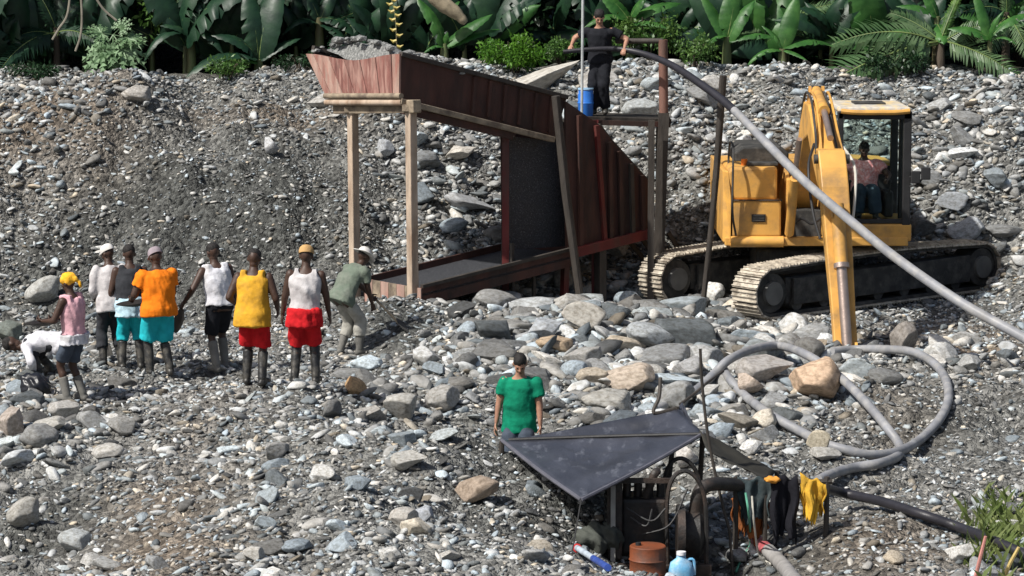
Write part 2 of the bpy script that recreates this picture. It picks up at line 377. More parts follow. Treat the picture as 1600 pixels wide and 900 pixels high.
kp = (RNG.random(len(x)) < np.clip(s/2.4, .16, 1)); x, y, z, s = x[kp], y[kp], z[kp], s[kp]
r = .042*s**.75*(1 + RNG.pareto(2.8, len(x))).clip(1, 2.6)
scatter('loose_stones', T_med, ICO[2][1], x, y, z, r, .33, .35, M_stone, 'mass of loose grey river stones covering the slopes between larger rocks')
# individual rocks: shared meshes
ROCKS = []
for k in range(14):
    v = stone(ICO[4][0], RNG, 9 if k % 3 else 14, .045, (.40, .80) if k % 3 else (.6, .9)); me = fastmesh('rock', v, ICO[4][1])
    me.polygons.foreach_set('use_smooth', [True]*len(me.polygons)); me.materials.append(M_rock); ROCKS.append(me)
def put_rock(name, k, pos, dims, yaw, tilt, col, label, cat, group=None, sink=.3):
    o = bpy.data.objects.new(name, ROCKS[k % 14]); COL.objects.link(o)
    o.scale = dims; o.rotation_euler = (tilt[0], tilt[1], yaw); o.location = (pos[0], pos[1], pos[2] + dims[2]*(1-2*sink)); o.color = (*col, 1)
    return tag(o, label, cat, group)
BIG = [ # px, py(base), width px, height px, k, colour, tilt deg, label
 (1262,618,100,66,1,(.50,.36,.25),0,'large angular tan and pink boulder lying inside the hose loop'),
 (1195,598,95,52,4,(.36,.34,.32),0,'broad grey boulder half covered by the arch of the hose'),
 (1168,610,52,34,7,(.42,.35,.29),0,'small brownish boulder just under the left end of the hose loop'),
 (985,606,92,44,2,(.44,.37,.30),0,'long smooth beige boulder above the tarpaulin'),
 (925,600,52,30,9,(.40,.35,.28),0,'rounded beige stone butted against the long beige boulder'),
 (915,515,72,46,5,(.40,.38,.34),12,'pale angular boulder in front of the chute legs'),
 (1015,545,78,42,3,(.33,.35,.36),15,'blue grey angular block below the wooden bracing'),
 (868,548,62,26,6,(.42,.32,.22),0,'flat rusty brown stone in the rubble below the chute'),
 (845,530,70,34,11,(.36,.38,.40),-8,'flat pale blue grey slab beside the rusty brown stone'),
 (553,618,44,30,8,(.52,.34,.18),20,'orange brown angular stone near the red trousered worker'),
 (628,655,62,44,10,(.40,.39,.36),0,'rounded pale grey stone on the lip of the trench'),
 (690,640,60,40,12,(.34,.33,.31),-15,'leaning grey slab on the lip of the trench behind the rounded stone'),
 (745,780,78,40,0,(.34,.27,.21),-28,'tilted brown slab embedded in the trench side'),
 (640,735,60,32,4,(.42,.41,.38),0,'smooth pale stone on the crest of the near gravel ridge'),
 (118,860,54,36,6,(.40,.42,.42),0,'smooth pale oval stone in the gully at the foot of the near mound'),
 (40,820,58,44,3,(.36,.35,.32),-35,'long grey slab sticking out of the gully side'),
 (20,675,52,50,13,(.38,.33,.29),0,'big rounded stone below the black bag'),
 (80,672,56,24,2,(.42,.41,.38),0,'flat pale stone beside the black bag'),
 (100,650,50,28,9,(.40,.39,.37),0,'pale round stone behind the woman in the pink top'),
 (1280,705,40,36,5,(.48,.43,.33),0,'small cream block resting on the hose loop'),
 (1285,718,60,20,8,(.43,.42,.39),0,'flat pale stone below the cream block'),
 (1068,725,46,42,7,(.50,.48,.46),0,'round pale stone behind the engine under the tarpaulin'),
 (1410,550,44,52,12,(.24,.22,.20),25,'dark upright slab beside the excavator stick'),
 (950,640,86,36,6,(.37,.36,.33),0,'flat grey stone slope side below the long beige boulder'),
 (1070,590,58,36,1,(.33,.33,.33),0,'dark grey rounded rock left of the hose loop'),
 (690,468,52,26,10,(.32,.36,.36),0,'smooth grey green stone at the foot of the lower sluice'),
 (1510,380,62,36,2,(.36,.38,.40),-10,'large blue grey stone on the bank beside the excavator cab'),
 (1490,335,52,32,5,(.32,.34,.36),0,'medium blue grey stone high on the bank beside the cab'),
 (1000,185,58,34,9,(.36,.38,.38),0,'rounded pale green grey stone behind the platform post'),
 (715,250,60,22,11,(.50,.47,.42),-8,'flat cream slab on the bank under the hopper'),
 (735,330,84,26,4,(.36,.37,.38),18,'long thin slab on the bank between the hopper legs and screen'),
 (422,240,28,30,7,(.46,.47,.48),0,'single white stone high on the dark bank'),
 (600,245,32,28,8,(.44,.46,.48),0,'single pale stone between the two hopper legs'),
 (215,158,50,26,6,(.40,.38,.35),-6,'blocky pale stone on the crest of the bank'),
 (70,470,62,38,3,(.38,.38,.36),-30,'leaning oval stone on the bank behind the yellow head wrap'),
 (15,530,44,32,6,(.16,.18,.16),0,'dark mossy boulder behind the crouching worker'),
 (510,165,60,22,13,(.38,.37,.35),-8,'flat pale stone under the hopper overhang'),
 (630,820,50,30,12,(.42,.40,.37),0,'pale pinkish stone low on the near gravel ridge'),
 (660,815,40,28,2,(.38,.40,.43),0,'bluish stone beside the pale pinkish one on the ridge'),
 (960,400,60,40,10,(.42,.41,.39),-10,'pale slab seen through the legs of the red chute'),
 (845,150,150,46,4,(.46,.44,.40),-22,'long pale smooth boulder sloping up behind the hopper rim'),
 (925,150,80,40,8,(.36,.35,.33),-15,'rounded boulder beneath the long pale one behind the platform'),
]
def place_big():
    for px, py, wpx, hpx, k, col, tl, lab in BIG:
        g = G(px, py); s = FPX/g.y; a = wpx/s/2*1.04; c = hpx/s/2*1.08; b = (a+c)*.5
        o = put_rock('boulder', k, g, (a, b, c), random.uniform(-.3, .3), (random.uniform(-.1, .1), RAD(tl)), col, lab, 'boulder', None, .12)
        if 'behind the hopper rim' in lab or 'beneath the long pale' in lab: o.location.y += .3
place_big()
def individuals():
    x, y, z, px, py, s = sample(5200)
    inside = (px > 8) & (px < 1592) & (py > 100) & (py < 905); x, y, z, px, py, s = [q[inside] for q in (x, y, z, px, py, s)]
    r = .078*s**1.05*(1 + RNG.pareto(3.0, len(x))).clip(1, 2.2)
    exc = ((px > 1120) & (px < 1590) & (py > 380) & (py < 505)) | ((px > 860) & (px < 1140) & (py > 700) & (py < 900)) | ((px > 780) & (px < 850) & (py > 640) & (py < 830))
    r[exc] = 0; big = np.argsort(-r*FPX/y)[:340]; kept = []
    # keep clear of hand placed boulders and of one another
    occ = [(o.location.x, o.location.y, max(o.scale)) for o in COL.objects if o.name.startswith('boulder')]
    for i in big:
        if r[i] <= 0: continue
        if any((x[i]-q[0])**2 + (y[i]-q[1])**2 < (.8*(r[i]+q[2]))**2 for q in occ): continue
        occ.append((x[i], y[i], r[i])); kept.append(i)
        if len(kept) >= 255: break
    col = greys(len(x), RNG)*1.05
    for i in kept:
        dm = (r[i]*RNG.uniform(1, 1.5), r[i]*RNG.uniform(.7, 1), r[i]*RNG.uniform(.42, .78))
        if y[i] > 45: lab, grp = 'grey stone lodged in the high gravel bank below the jungle', 'stones in the gravel bank'
        elif px[i] > 1130: lab, grp = 'grey stone lying on the dirt slope around the hose loops', 'stones around the hose loops'
        elif px[i] > 660 and py[i] < 690: lab, grp = 'grey river rock in the rubble field below the sluice chute', 'rocks in the rubble field'
        elif py[i] < 640: lab, grp = 'grey stone on the flat where the row of workers stands', 'stones around the workers'
        else: lab, grp = 'grey stone on the near gravel mound or in the trench', 'stones on the near mound'
        cc = col[i]; lum = cc.mean(); tone = 'tan' if cc[0] > cc[2]*1.22 else ('bluish' if cc[2] > cc[0]*1.06 else ('dark grey' if lum < .18 else ('pale grey' if lum > .38 else 'mid grey')))
        size = 'big' if r[i] > .26 else ('medium' if r[i] > .17 else 'small'); shp = 'flat' if dm[2] < dm[0]*.42 else ('long' if dm[0] > dm[1]*1.65 else 'blocky')
        lab = lab.replace('grey stone', f'{size} {shp} {tone} stone').replace('grey river rock', f'{size} {shp} {tone} river rock')
        put_rock('rock', int(RNG.integers(14)), (x[i], y[i], z[i]), dm, RNG.uniform(0, 6.28), (RNG.normal(0, .2), RNG.normal(0, .2)), col[i], lab, 'rock', grp, .26)
individuals()
# ============================================================ JUNGLE
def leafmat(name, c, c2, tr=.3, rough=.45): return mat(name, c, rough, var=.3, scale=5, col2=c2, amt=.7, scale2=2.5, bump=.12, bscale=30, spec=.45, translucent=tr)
M_ban = leafmat('banana_leaf', (.035, .125, .025), (.07, .18, .04)); M_bandark = leafmat('shaded_banana_leaf', (.010, .036, .019), (.018, .055, .022), .2)  # M_bandark: banana leaf colour darkened to paint in the jungle shade
M_palm = leafmat('palm_leaf', (.07, .14, .055), (.14, .20, .10)); M_fern = leafmat('fern_leaf', (.06, .14, .03), (.13, .22, .05))
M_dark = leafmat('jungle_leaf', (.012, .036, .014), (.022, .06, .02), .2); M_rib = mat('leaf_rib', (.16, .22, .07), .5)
M_bark = mat('bark', (.07, .055, .04), .9, var=.4, scale=8, bump=.6, bscale=20, stretch=(1, 1, .3)); M_stem = mat('banana_stem', (.10, .13, .05), .6, var=.4, scale=8, col2=(.10, .07, .04), amt=.8, stretch=(1, 1, .25))
M_dry = mat('dry_leaf', (.30, .25, .17), .85, var=.35, scale=10); M_vine = mat('vine', (.22, .20, .16), .8)
M_shrub = leafmat('shrub_leaf', (.075, .20, .02), (.14, .28, .03), .35)
def banana_mesh(name, wd, arch, tears, m, rng):
    n = 22; V = []; F = []; def_w = []
    for i in range(n+1):
        t = i/n; prof = (sin(pi*min(1, t*1.0)**.8) ** .6)*wd if t < 1 else .01
        prof = max(prof, .012) if t > .08 else .012 + t*.3*wd
        z = arch*4*t*(1-t); V_mid = (0, t, z)
        for j, u in enumerate((-1, -.5, 0, .5, 1)):
            wav = .02*wd*sin(i*2.3+u*3)*abs(u)*3; droop = -abs(u)**1.6*prof*.35 + (.16*prof if abs(u) == .5 else 0)
            V.append((u*prof, t - abs(u)*.035, z + droop + wav))
    for i in range(n):
        for j in range(4):
            a = i*5+j; F.append((a, a+1, a+6, a+5))
    mb = MB(); mb.V = V; mb.F = F
    # torn blade: split at random rows on the outer strips
    if tears:
        for _ in range(tears):
            i = rng.randrange(3, n-2); side = rng.choice((0, 3)); a = i*5+side; k = len(mb.V)
            mb.V[i*5+(0 if side == 0 else 4)] = tuple(np.array(mb.V[i*5+(0 if side == 0 else 4)]) + np.array([0, -.05, -.06*wd*3]))
            mb.F = [f for f in mb.F if f[0] != a]
            mb.add([mb.V[a], mb.V[a+1], mb.V[a+6]], [(0, 1, 2)])
    mb.tube([(0, t/8, arch*4*(t/8)*(1-t/8)-.006) for t in range(9)], [.014*(1-t/9.5)*max(.6, wd*5) for t in range(9)], 5)
    me = mb.mesh(name); me.materials.append(m); me.materials.append(M_rib)
    nb = len(mb.F)-8*5-2
    for p in me.polygons: p.use_smooth = True; p.material_index = 0 if p.index < nb else 1
    return me
rg = random.Random(3)
BAN = [banana_mesh('leaf', w_, a_, t_, M_ban, rg) for w_, a_, t_ in ((.13, .06, 0), (.17, .12, 3), (.12, .2, 5), (.20, .08, 2))]
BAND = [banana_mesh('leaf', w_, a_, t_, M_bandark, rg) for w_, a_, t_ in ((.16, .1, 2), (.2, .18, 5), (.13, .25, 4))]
def frond_mesh(name, n, ln, arch, m, rng, wid=.018):
    mb = MB(); pts = [(0, t/10, arch*4*(t/10)*(1-t/10)) for t in range(11)]
    for i in range(n):
        t = .12 + .87*i/n; z = arch*4*t*(1-t); L_ = ln*(.35+.65*sin(pi*min(1, .12+t*.85)))*rng.uniform(.85, 1.1)
        for sd in (-1, 1):
            dx = sd*L_*.8; dy = L_*.55*rng.uniform(.8, 1.2); dz = -L_*rng.uniform(.15, .5)
            b = Vector((0, t, z)); e = b + Vector((dx, dy, dz)); mid = (b+e)/2 + Vector((0, 0, L_*.14)); wv = Vector((0, wid, .004))
            mb.add([b-wv*.4, b+wv*.4, mid+wv, mid-wv, e], [(0, 1, 2, 3), (3, 2, 4)])
    k = len(mb.F); mb.tube(pts, [.011*(1-.08*i) for i in range(11)], 5); me = mb.mesh(name); me.materials.append(m); me.materials.append(M_rib)
    for p in me.polygons: p.material_index = 0 if p.index < k else 1
    return me
FR = [frond_mesh('frond', 30, .26, .10, M_palm, rg), frond_mesh('frond', 26, .30, .18, M_palm, rg), frond_mesh('frond', 34, .15, .14, M_fern, rg), frond_mesh('frond', 26, .30, .2, M_bandark, rg, .024)]
def lobed_mesh():
    mb = MB()
    for k in range(9):
        a = RAD(-120 + 30*k); L_ = .62 - .012*abs(k-4)**1.6; d = Vector((sin(a), cos(a), 0)); s_ = Vector((cos(a), -sin(a), 0)); b = Vector((0, .4, 0))
        mb.add([b, b+d*L_*.45+s_*.065+Vector((0, 0, .03)), b+d*L_+Vector((0, 0, -.12)), b+d*L_*.45-s_*.065+Vector((0, 0, .03))], [(0, 1, 2), (0, 2, 3)])
        for q in (.4, .6, .78):
            for sd in (-1, 1): mb.add([b+d*L_*(q-.1), b+d*L_*q+s_*.13*sd*(1.1-q)*1.5+d*.05, b+d*L_*(q+.06)], [(0, 1, 2)])
    mb.tube([(0, 0, 0), (0, .4, 0)], .012, 5); me = mb.mesh('leaf'); me.materials.append(leafmat('pale_lobed_leaf', (.16, .27, .13), (.26, .36, .22))); return me
LOB = lobed_mesh()
def leaf(me, name, base, tip, parent, wide=1.0, roll=0.0, face=(0, -.75, .66)):
    b = Vector(base); t = Vector(tip); y = (t-b); L_ = y.length; y.normalize(); f = Vector(face)
    z = (f - y*f.dot(y)); z = z.normalized() if z.length > .05 else frame(y)[2]; x_ = y.cross(z)
    M = Matrix((x_, y, z)).transposed(); M = M @ Matrix.Rotation(roll, 3, 'Y')
    o = bpy.data.objects.new(name, me); link(o, parent, b); o.rotation_euler = M.to_euler(); o.scale = (L_*wide, L_, L_); return o
def gz(px, Y): x_ = (px-800)/FPX*Y; return Vector((x_, Y, H(x_, Y)))
def plant(name, label, cat, px, Y, stem_h, leaves, group=None, stem_r=.07, mats=M_stem, lean=0):
    b = gz(px, Y); t = thing(name, label, cat, b, group)
    top = b + Vector((lean, 0, stem_h))
    MB().tube(spline([b - Vector((0, 0, .15)), b + Vector((lean*.3, .02, stem_h*.5)), top], 5), [stem_r*(1.15-.5*i/10) for i in range(11)], 9).build('stem', mats, t, smooth=True)
    for q in leaves:
        me, tx, ty, dY, wide, roll = q[:6]; nm = q[6] if len(q) > 6 else 'leaf'
        st = b + Vector((lean, 0, stem_h))*(q[7] if len(q) > 7 else rg.uniform(.75, 1.0)); leaf(me, nm, st, P(tx, ty, Y+dY), t, wide, roll)
    return t
B0, B1, B2, B3 = BAN; D0, D1, D2 = BAND
plant('banana_plant', 'banana plant with one tall bright leaf right behind the excavator boom', 'banana plant', 1222, 52.3, .35, [(B0,1247,-10,.2,1.2,.1),(B1,1190,40,.1,.8,.6),(B0,1262,95,-.3,.9,-.5),(B1,1300,70,.3,.9,-.7),(B2,1165,105,-.2,.8,.5)], stem_r=.09)
plant('banana_plant', 'banana plant with yellow green leaves between platform post and tall leaf', 'banana plant', 1135, 52.8, .55, [(B3,1150,-30,.2,1,.3),(B1,1180,0,.1,1.1,-.4),(B0,1092,-15,.2,1,.3),(B2,1098,85,-.4,.8,.5),(B1,1215,60,0,.8,-.6)], stem_r=.09)
plant('banana_plant', 'banana plant with two upright leaves above the hopper side', 'banana plant', 695, 52.6, .35, [(B1,650,-5,.2,.9,.5),(B0,770,22,.1,1.1,-.3),(B0,782,45,.3,.8,-.5),(B3,700,50,-.1,1.1,.0),(B2,660,85,-.2,.8,.4)], stem_r=.08)
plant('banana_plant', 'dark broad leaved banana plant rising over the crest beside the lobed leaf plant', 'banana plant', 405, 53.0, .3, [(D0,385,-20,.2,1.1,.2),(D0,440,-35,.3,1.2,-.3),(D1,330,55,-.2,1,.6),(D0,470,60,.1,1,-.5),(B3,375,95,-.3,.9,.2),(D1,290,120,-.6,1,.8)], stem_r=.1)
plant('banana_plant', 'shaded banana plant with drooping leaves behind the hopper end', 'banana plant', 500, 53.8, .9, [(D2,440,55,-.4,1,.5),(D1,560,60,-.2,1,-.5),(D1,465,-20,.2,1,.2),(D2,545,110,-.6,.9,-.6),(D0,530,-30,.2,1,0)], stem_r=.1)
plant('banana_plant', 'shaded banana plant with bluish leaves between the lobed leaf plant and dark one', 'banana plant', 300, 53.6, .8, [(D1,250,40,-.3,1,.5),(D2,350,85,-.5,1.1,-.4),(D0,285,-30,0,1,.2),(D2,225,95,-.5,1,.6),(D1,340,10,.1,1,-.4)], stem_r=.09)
plant('banana_plant', 'banana plant with round bright leaves behind the man on the platform', 'banana plant', 985, 53.2, .8, [(B3,935,-15,.1,1.3,.4),(B3,1010,-5,-.2,1.2,-.3),(B1,1045,45,-.4,.9,-.6),(B2,910,45,-.4,.9,.5),(B1,1065,5,.2,1,-.5)], stem_r=.09)
plant('banana_plant', 'banana plant with one folded leaf at the edge of the clearing beyond the cab', 'banana plant', 1545, 52.4, .75, [(B2,1590,70,-.3,.9,-.6),(B0,1520,-20,.2,.9,.2),(B1,1480,45,0,1.1,.4),(B2,1570,15,-.2,.8,-.4),(B1,1610,20,.2,.9,-.5)], stem_r=.06)
plant('banana_plant', 'banana plant with broad green leaf over the excavator cab', 'banana plant', 1462, 53.2, .9, [(B3,1440,-20,.1,1.1,.3),(B3,1475,70,-.7,1.1,0),(B1,1400,10,-.1,.9,.5),(D1,1530,10,.1,1,-.4),(D2,1420,90,-.6,.9,.5)], stem_r=.08)
F0, F1, F2, F3 = FR
def fr(lst): return [(m, a, b, c, 1.0, 0, 'frond') for m, a, b, c in lst]
plant('palm', 'low palm with a long pale frond arching over the excavator cab', 'palm', 1468, 52.7, .55, fr([(F0,1262,150,-.5),(F0,1330,128,-.2),(F1,1300,70,-.1),(F0,1390,20,.3),(F1,1560,40,0),(F0,1590,120,-.5),(F1,1345,105,.3),(F2,1500,-10,.3)]), stem_r=.09, mats=M_bark)
plant('palm', 'palm with pale feathery fronds seen behind the tall banana leaf', 'palm', 1225, 54.0, 1.0, fr([(F0,1310,5,-.4),(F1,1170,25,-.3),(F0,1130,60,-.5),(F1,1280,45,-.3),(F0,1220,-40,.2)]), stem_r=.07, mats=M_bark)
plant('palm', 'palm with dark fronds hanging at the edge of the clearing beyond the banana plant', 'palm', 1570, 53.6, 1.1, fr([(F3,1500,20,-.5),(F0,1610,90,-.6),(F3,1640,20,0),(F1,1530,100,-.8),(F0,1570,-30,0)]), stem_r=.08, mats=M_bark)
plant('palm', 'shaded young palm behind the bright lobed plant', 'palm', 90, 54.0, 1.0, fr([(F3,20,60,-.4),(F3,160,70,-.4),(F3,60,-10,0),(F3,120,10,.2),(F3,0,110,-.6)]), stem_r=.07, mats=M_bark)
plant('palm', 'dark palm fronds in the shade above the hopper', 'palm', 590, 54.2, 1.2, fr([(F3,530,30,-.4),(F3,640,60,-.5),(F3,560,80,-.6),(F3,620,-20,0),(F3,520,95,-.5)]), stem_r=.07, mats=M_bark)
plant('lobed_leaf_plant', 'bright plant with deeply lobed pale leaves on a thin stem above the crest', 'plant', 196, 51.7, .85,
  [(LOB,a,b,c,1.0,r_,'leaf',1.0) for a, b, c, r_ in ((132,48,-.2,.2),(205,28,.1,-.2),(140,118,-.4,.4),(216,112,-.4,-.4),(176,128,-.4,0),(232,66,-.1,-.5))], stem_r=.022, mats=M_bark, lean=-.2)
def leafcloud(cx, cy, cz, rx, ry, rz, n, size, rng, shell=.55, flat=.5):
    """n small pointed leaves spread through an uneven ellipsoid"""
    d = rng.normal(size=(n, 3)); d /= np.linalg.norm(d, axis=1)[:, None]; rr = rng.uniform(shell, 1, n)
    rr *= 1 + .35*fbm(d[:, 0]*2.2+cx, d[:, 1]*2.2+d[:, 2]*1.7+cz, 8, 3)
    c = np.array([cx, cy, cz]) + d*rr[:, None]*np.array([rx, ry, rz])
    ax = rng.normal(size=(n, 3)) + d*.9 + np.array([0, 0, -.35]); ax /= np.linalg.norm(ax, axis=1)[:, None]
    s = np.cross(ax, rng.normal(size=(n, 3)) + np.array([0, 0, flat*3])); s /= np.linalg.norm(s, axis=1)[:, None]
    L_ = size*rng.uniform(.6, 1.4, n)[:, None]; nn = np.cross(s, ax)
    return np.stack([c, c+ax*L_*.5+s*L_*.22+nn*L_*.05, c+ax*L_, c+ax*L_*.5-s*L_*.22+nn*L_*.05], 1).reshape(-1, 3)
def quadmesh(name, v, m):
    me = fastmesh(name, v, np.arange(len(v)).reshape(-1, 4)); me.materials.append(m); return me
def shrub(px, Y, wpx, hpx, label, m, size=.07, n=1800, name='shrub'):
    b = gz(px, Y); s = FPX/Y; t = thing(name, label, 'shrub', b); rx = wpx/s/2; rz = hpx/s/2; V = []
    for k in range(7):
        a = RNG.uniform(-1, 1); V.append(leafcloud(b.x + a*rx*.75, b.y + RNG.uniform(-.25, .25), b.z + rz*(1+RNG.uniform(-.35, .5)*(1-abs(a)*.6)), rx*.42, .3, rz*.55, n//7, size, RNG, .3))
    V = np.concatenate(V); o = bpy.data.objects.new('foliage', quadmesh('foliage', V - np.array(b), m)); link(o, t, b)
    for k in range(5):
        e = b + Vector((RNG.uniform(-.6, .6)*rx, RNG.uniform(-.1, .1), rz*1.5)); MB().tube([b - Vector((0, 0, .1)), (b+e)/2 + Vector((0, .05, .05)), e], [.018, .013, .006], 6).build('stem', M_bark, t)
shrub(805, 52.0, 110, 70, 'bright yellow green leafy shrub behind the hopper side', M_shrub, .075, 2600)
shrub(878, 52.4, 80, 50, 'paler green round shrub beside the long pale boulder', M_fern, .07, 1400)
shrub(60, 51.6, 100, 34, 'low dark green shrub on the brown crest of the bank', M_dark, .08, 900)
shrub(355, 52.0, 80, 40, 'low bright green undergrowth on the crest below the dark banana leaves', M_fern, .07, 800)
shrub(1010, 53.0, 120, 90, 'mixed green shrub behind the platform crossbar', M_fern, .09, 1800)
shrub(1085, 52.2, 70, 60, 'small leafy shrub beside the brown post top', M_fern, .07, 900)
shrub(1390, 52.2, 120, 44, 'dark undergrowth shrub directly behind the cab roof', M_dark, .09, 1200)
shrub(300, 54.4, 160, 200, 'tall yellow tipped bush in the deep shade behind the lobed plant', M_fern, .13, 1400)
shrub(470, 52.2, 90, 30, 'low dark shrub beside the hopper overhang', M_dark, .08, 700)
# understory that reads as one mass
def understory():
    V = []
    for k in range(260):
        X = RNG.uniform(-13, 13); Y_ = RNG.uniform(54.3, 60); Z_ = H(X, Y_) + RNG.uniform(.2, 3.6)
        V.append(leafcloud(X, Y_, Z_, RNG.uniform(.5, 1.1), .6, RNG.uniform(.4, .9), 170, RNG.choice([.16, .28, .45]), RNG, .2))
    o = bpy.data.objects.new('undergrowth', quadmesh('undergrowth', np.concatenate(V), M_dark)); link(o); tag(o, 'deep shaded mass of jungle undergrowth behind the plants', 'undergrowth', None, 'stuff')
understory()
def tree(px, Y, ht, r, label):  # added trees; unseen crowns above the view reach forward to shade the understory
    Y = Y + 2.4; b = gz(px, Y); t = thing('tree', label, 'tree', b, None); lean = RNG.uniform(-.4, .4)
    top = b + Vector((lean, .3, ht)); MB().tube(spline([b-Vector((0, 0, .3)), b+Vector((lean*.2, 0, ht*.4)), b+Vector((lean*.7, .2, ht*.8)), top], 5), [r*(1.2-.045*i) for i in range(16)], 10).build('trunk', M_bark, t, smooth=True)
    V = []
    for k in range(9):
        a = k*2.4; e = b + Vector((lean + cos(a)*RNG.uniform(.8, 2.4), sin(a)*RNG.uniform(.3, 1.7) - 1.7, ht*RNG.uniform(.78, 1.2)))
        MB().tube([b+Vector((lean*.8, .2, ht*RNG.uniform(.6, .85))), (top+e)/2 + Vector((0, 0, .2)), e], [r*.4, r*.28, r*.1], 6).build('limb', M_bark, t)
        V.append(leafcloud(e.x, e.y, e.z, 1.2, 1.0, .7, 420, .3, RNG, .15))
    o = bpy.data.objects.new('crown', quadmesh('crown', np.concatenate(V) - np.array(b), M_dark)); link(o, t, b)
LM = ((110, 'the brown crest mound'), (260, 'the lobed leaf plant'), (380, 'the crest beside the lobed plant'), (480, 'the bank crest before the hopper'), (600, 'the hopper end'), (720, 'the hopper side'), (860, 'the bright shrub'), (980, 'the man in black'), (1080, 'the brown rail post'), (1200, 'the leaning pole'), (1300, 'the excavator boom'), (1440, 'the cab roof'), (9999, 'the stony bank beyond the cab'))
DG = 'dark broad leaved plants in the jungle shade'
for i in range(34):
    px = -20 + i*49.5 + rg.uniform(-18, 18); Y_ = rg.uniform(53.4, 55.2); mm = BAND if (i % 4 or px < 600) else [B1, B3, D1]  # all-dark leaf set on the left paints the deeper shade there
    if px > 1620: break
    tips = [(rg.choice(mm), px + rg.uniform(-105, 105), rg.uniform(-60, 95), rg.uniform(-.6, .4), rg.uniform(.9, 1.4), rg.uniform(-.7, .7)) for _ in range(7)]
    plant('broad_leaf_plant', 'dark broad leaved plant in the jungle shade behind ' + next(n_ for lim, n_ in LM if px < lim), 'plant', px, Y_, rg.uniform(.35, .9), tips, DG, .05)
for px, Y_, ht, r, lab in ((30,54.4,5.0,.13,'added shade tree with a dark trunk beyond the brown crest of the bank'),(240,53.6,4.8,.07,'slender trunk of an added shade tree in the shade behind the lobed plant'),(445,54.6,5.2,.12,'dark trunk of an added shade tree between the shaded banana plants'),
  (575,54.0,5.0,.06,'thin dark trunk of an added shade tree above the hopper end'),(655,55.4,5.4,.14,'thick dark trunk of an added shade tree behind the upright banana leaves'),(825,54.4,5.0,.04,'thin straight trunk of an added shade tree above the bright shrub'),(1050,55.2,5.2,.12,'trunk of an added shade tree behind the brown post'),
  (1290,54.6,5.0,.12,'trunk of an added shade tree in the dark gap beside the tall banana leaf'),(1410,55.0,5.2,.1,'trunk of an added shade tree in the dark behind the cab'),(1590,55.2,5.2,.12,'trunk of an added shade tree at the far end of the clearing beyond the palms'),(930,55.0,5.1,.1,'trunk of an added shade tree behind the man on the platform'),(145,55.2,5.0,.1,'trunk of an added shade tree behind the hanging vines')):
    tree(px, Y_, ht, r, lab)
for pts, lab in (([(112,-40),(106,20),(92,45),(82,62)], 'thin pale vine hanging down beside the lobed plant and curling'), ([(124,-40),(128,20),(126,55),(118,80)], 'longer pale vine hanging straight beside the curling one'), ([(140,-20),(160,12),(182,32)], 'pale bare twig slanting into the lobed plant')):
    tag(MB().tube(spline([P(a, b, 53) for a, b in pts], 6), .022, 6).build('vine', M_vine, smooth=True), lab, 'vine')
def dead_leaf():
    V = [P(a, b, 52.2) for a, b in ((668,-20),(690,4),(712,20),(728,36))]; mb = MB()
    mb.tube(spline(V, 5), [.10, .12, .15, .16, .15, .14, .15, .14, .13, .13, .12, .11, .09, .09, .08, .05], 9)
    tag(mb.build('broken_limb', M_dry, smooth=True), 'pale broken dead limb hanging above the upright banana leaves', 'branch')
dead_leaf()
def heliconia():
    b = P(600, -30, 53.2); t = thing('heliconia', 'hanging yellow heliconia flower string in the shade beside the upright leaves', 'flower', b)
    pts = spline([b, P(612, 0, 53.2), P(618, 30, 53.1), P(620, 72, 53.0)], 5); MB().tube(pts, .012, 6).build('stalk', M_stem, t)
    mf = mat('heliconia_bract', (.45, .36, .10), .5)
    for i, q in enumerate(pts[4:]):
        sd = 1 if i % 2 else -1; MB().loft([[q+Vector((0, sd*.0, s_*.03)) + Vector((0, c_*.02, 0)) for s_, c_ in ((1, 0), (0, 1), (-1, 0), (0, -1))], [q+Vector((sd*.06, 0, s_*.03-.02)) + Vector((0, c_*.02, 0)) for s_, c_ in ((1, 0), (0, 1), (-1, 0), (0, -1))], [q+Vector((sd*.12, 0, s_*.005+.02)) + Vector((0, c_*.004, 0)) for s_, c_ in ((1, 0), (0, 1), (-1, 0), (0, -1))]]).build('bract', mf, t)
heliconia()
# ============================================================ WASH PLANT (hopper, screen, red chute, sluice, platform)
M_rust = mat('rusty_steel', (.065, .027, .020), .75, var=.4, scale=5, col2=(.035, .022, .018), amt=.9, scale2=2.2, bump=.3, bscale=30, stretch=(1, 1, .3))
M_pink = mat('scuffed_red_steel', (.40, .27, .22), .8, var=.4, scale=8, col2=(.22, .09, .07), amt=.9, scale2=4, bump=.3, bscale=30, stretch=(2, 2, .35))
M_pinkd = mat('worn_red_steel', (.20, .085, .07), .8, var=.45, scale=8, col2=(.36, .22, .18), amt=.8, scale2=5, bump=.3, stretch=(2, 2, .3))
M_redp = mat('red_paint', (.13, .018, .017), .6, var=.35, scale=6, col2=(.05, .025, .02), amt=.8, scale2=3, bump=.2, stretch=(1, 1, .4))
M_beam = mat('weathered_timber', (.26, .21, .15), .85, var=.4, scale=7, col2=(.12, .09, .07), amt=.8, scale2=4, bump=.4, bscale=30)
M_leg = mat('pale_post', (.42, .33, .25), .8, var=.3, scale=8, col2=(.22, .14, .09), amt=.7, scale2=3, bump=.3, stretch=(1, 1, .3))
M_dwood = mat('dark_wet_timber', (.045, .038, .032), .7, var=.4, scale=8, bump=.4, bscale=30, stretch=(1, 1, .3))
M_mesh = mat('wet_black_screen', (.035, .037, .042), .5, var=.5, scale=40, col2=(.20, .20, .21), amt=.9, scale2=60, bump=.6, bscale=80, lo=.55, hi=.68)
M_mud = mat('wet_gravel', (.14, .145, .14), .8, var=.5, scale=25, col2=(.30, .30, .29), amt=.9, scale2=30, bump=.9, bscale=45)
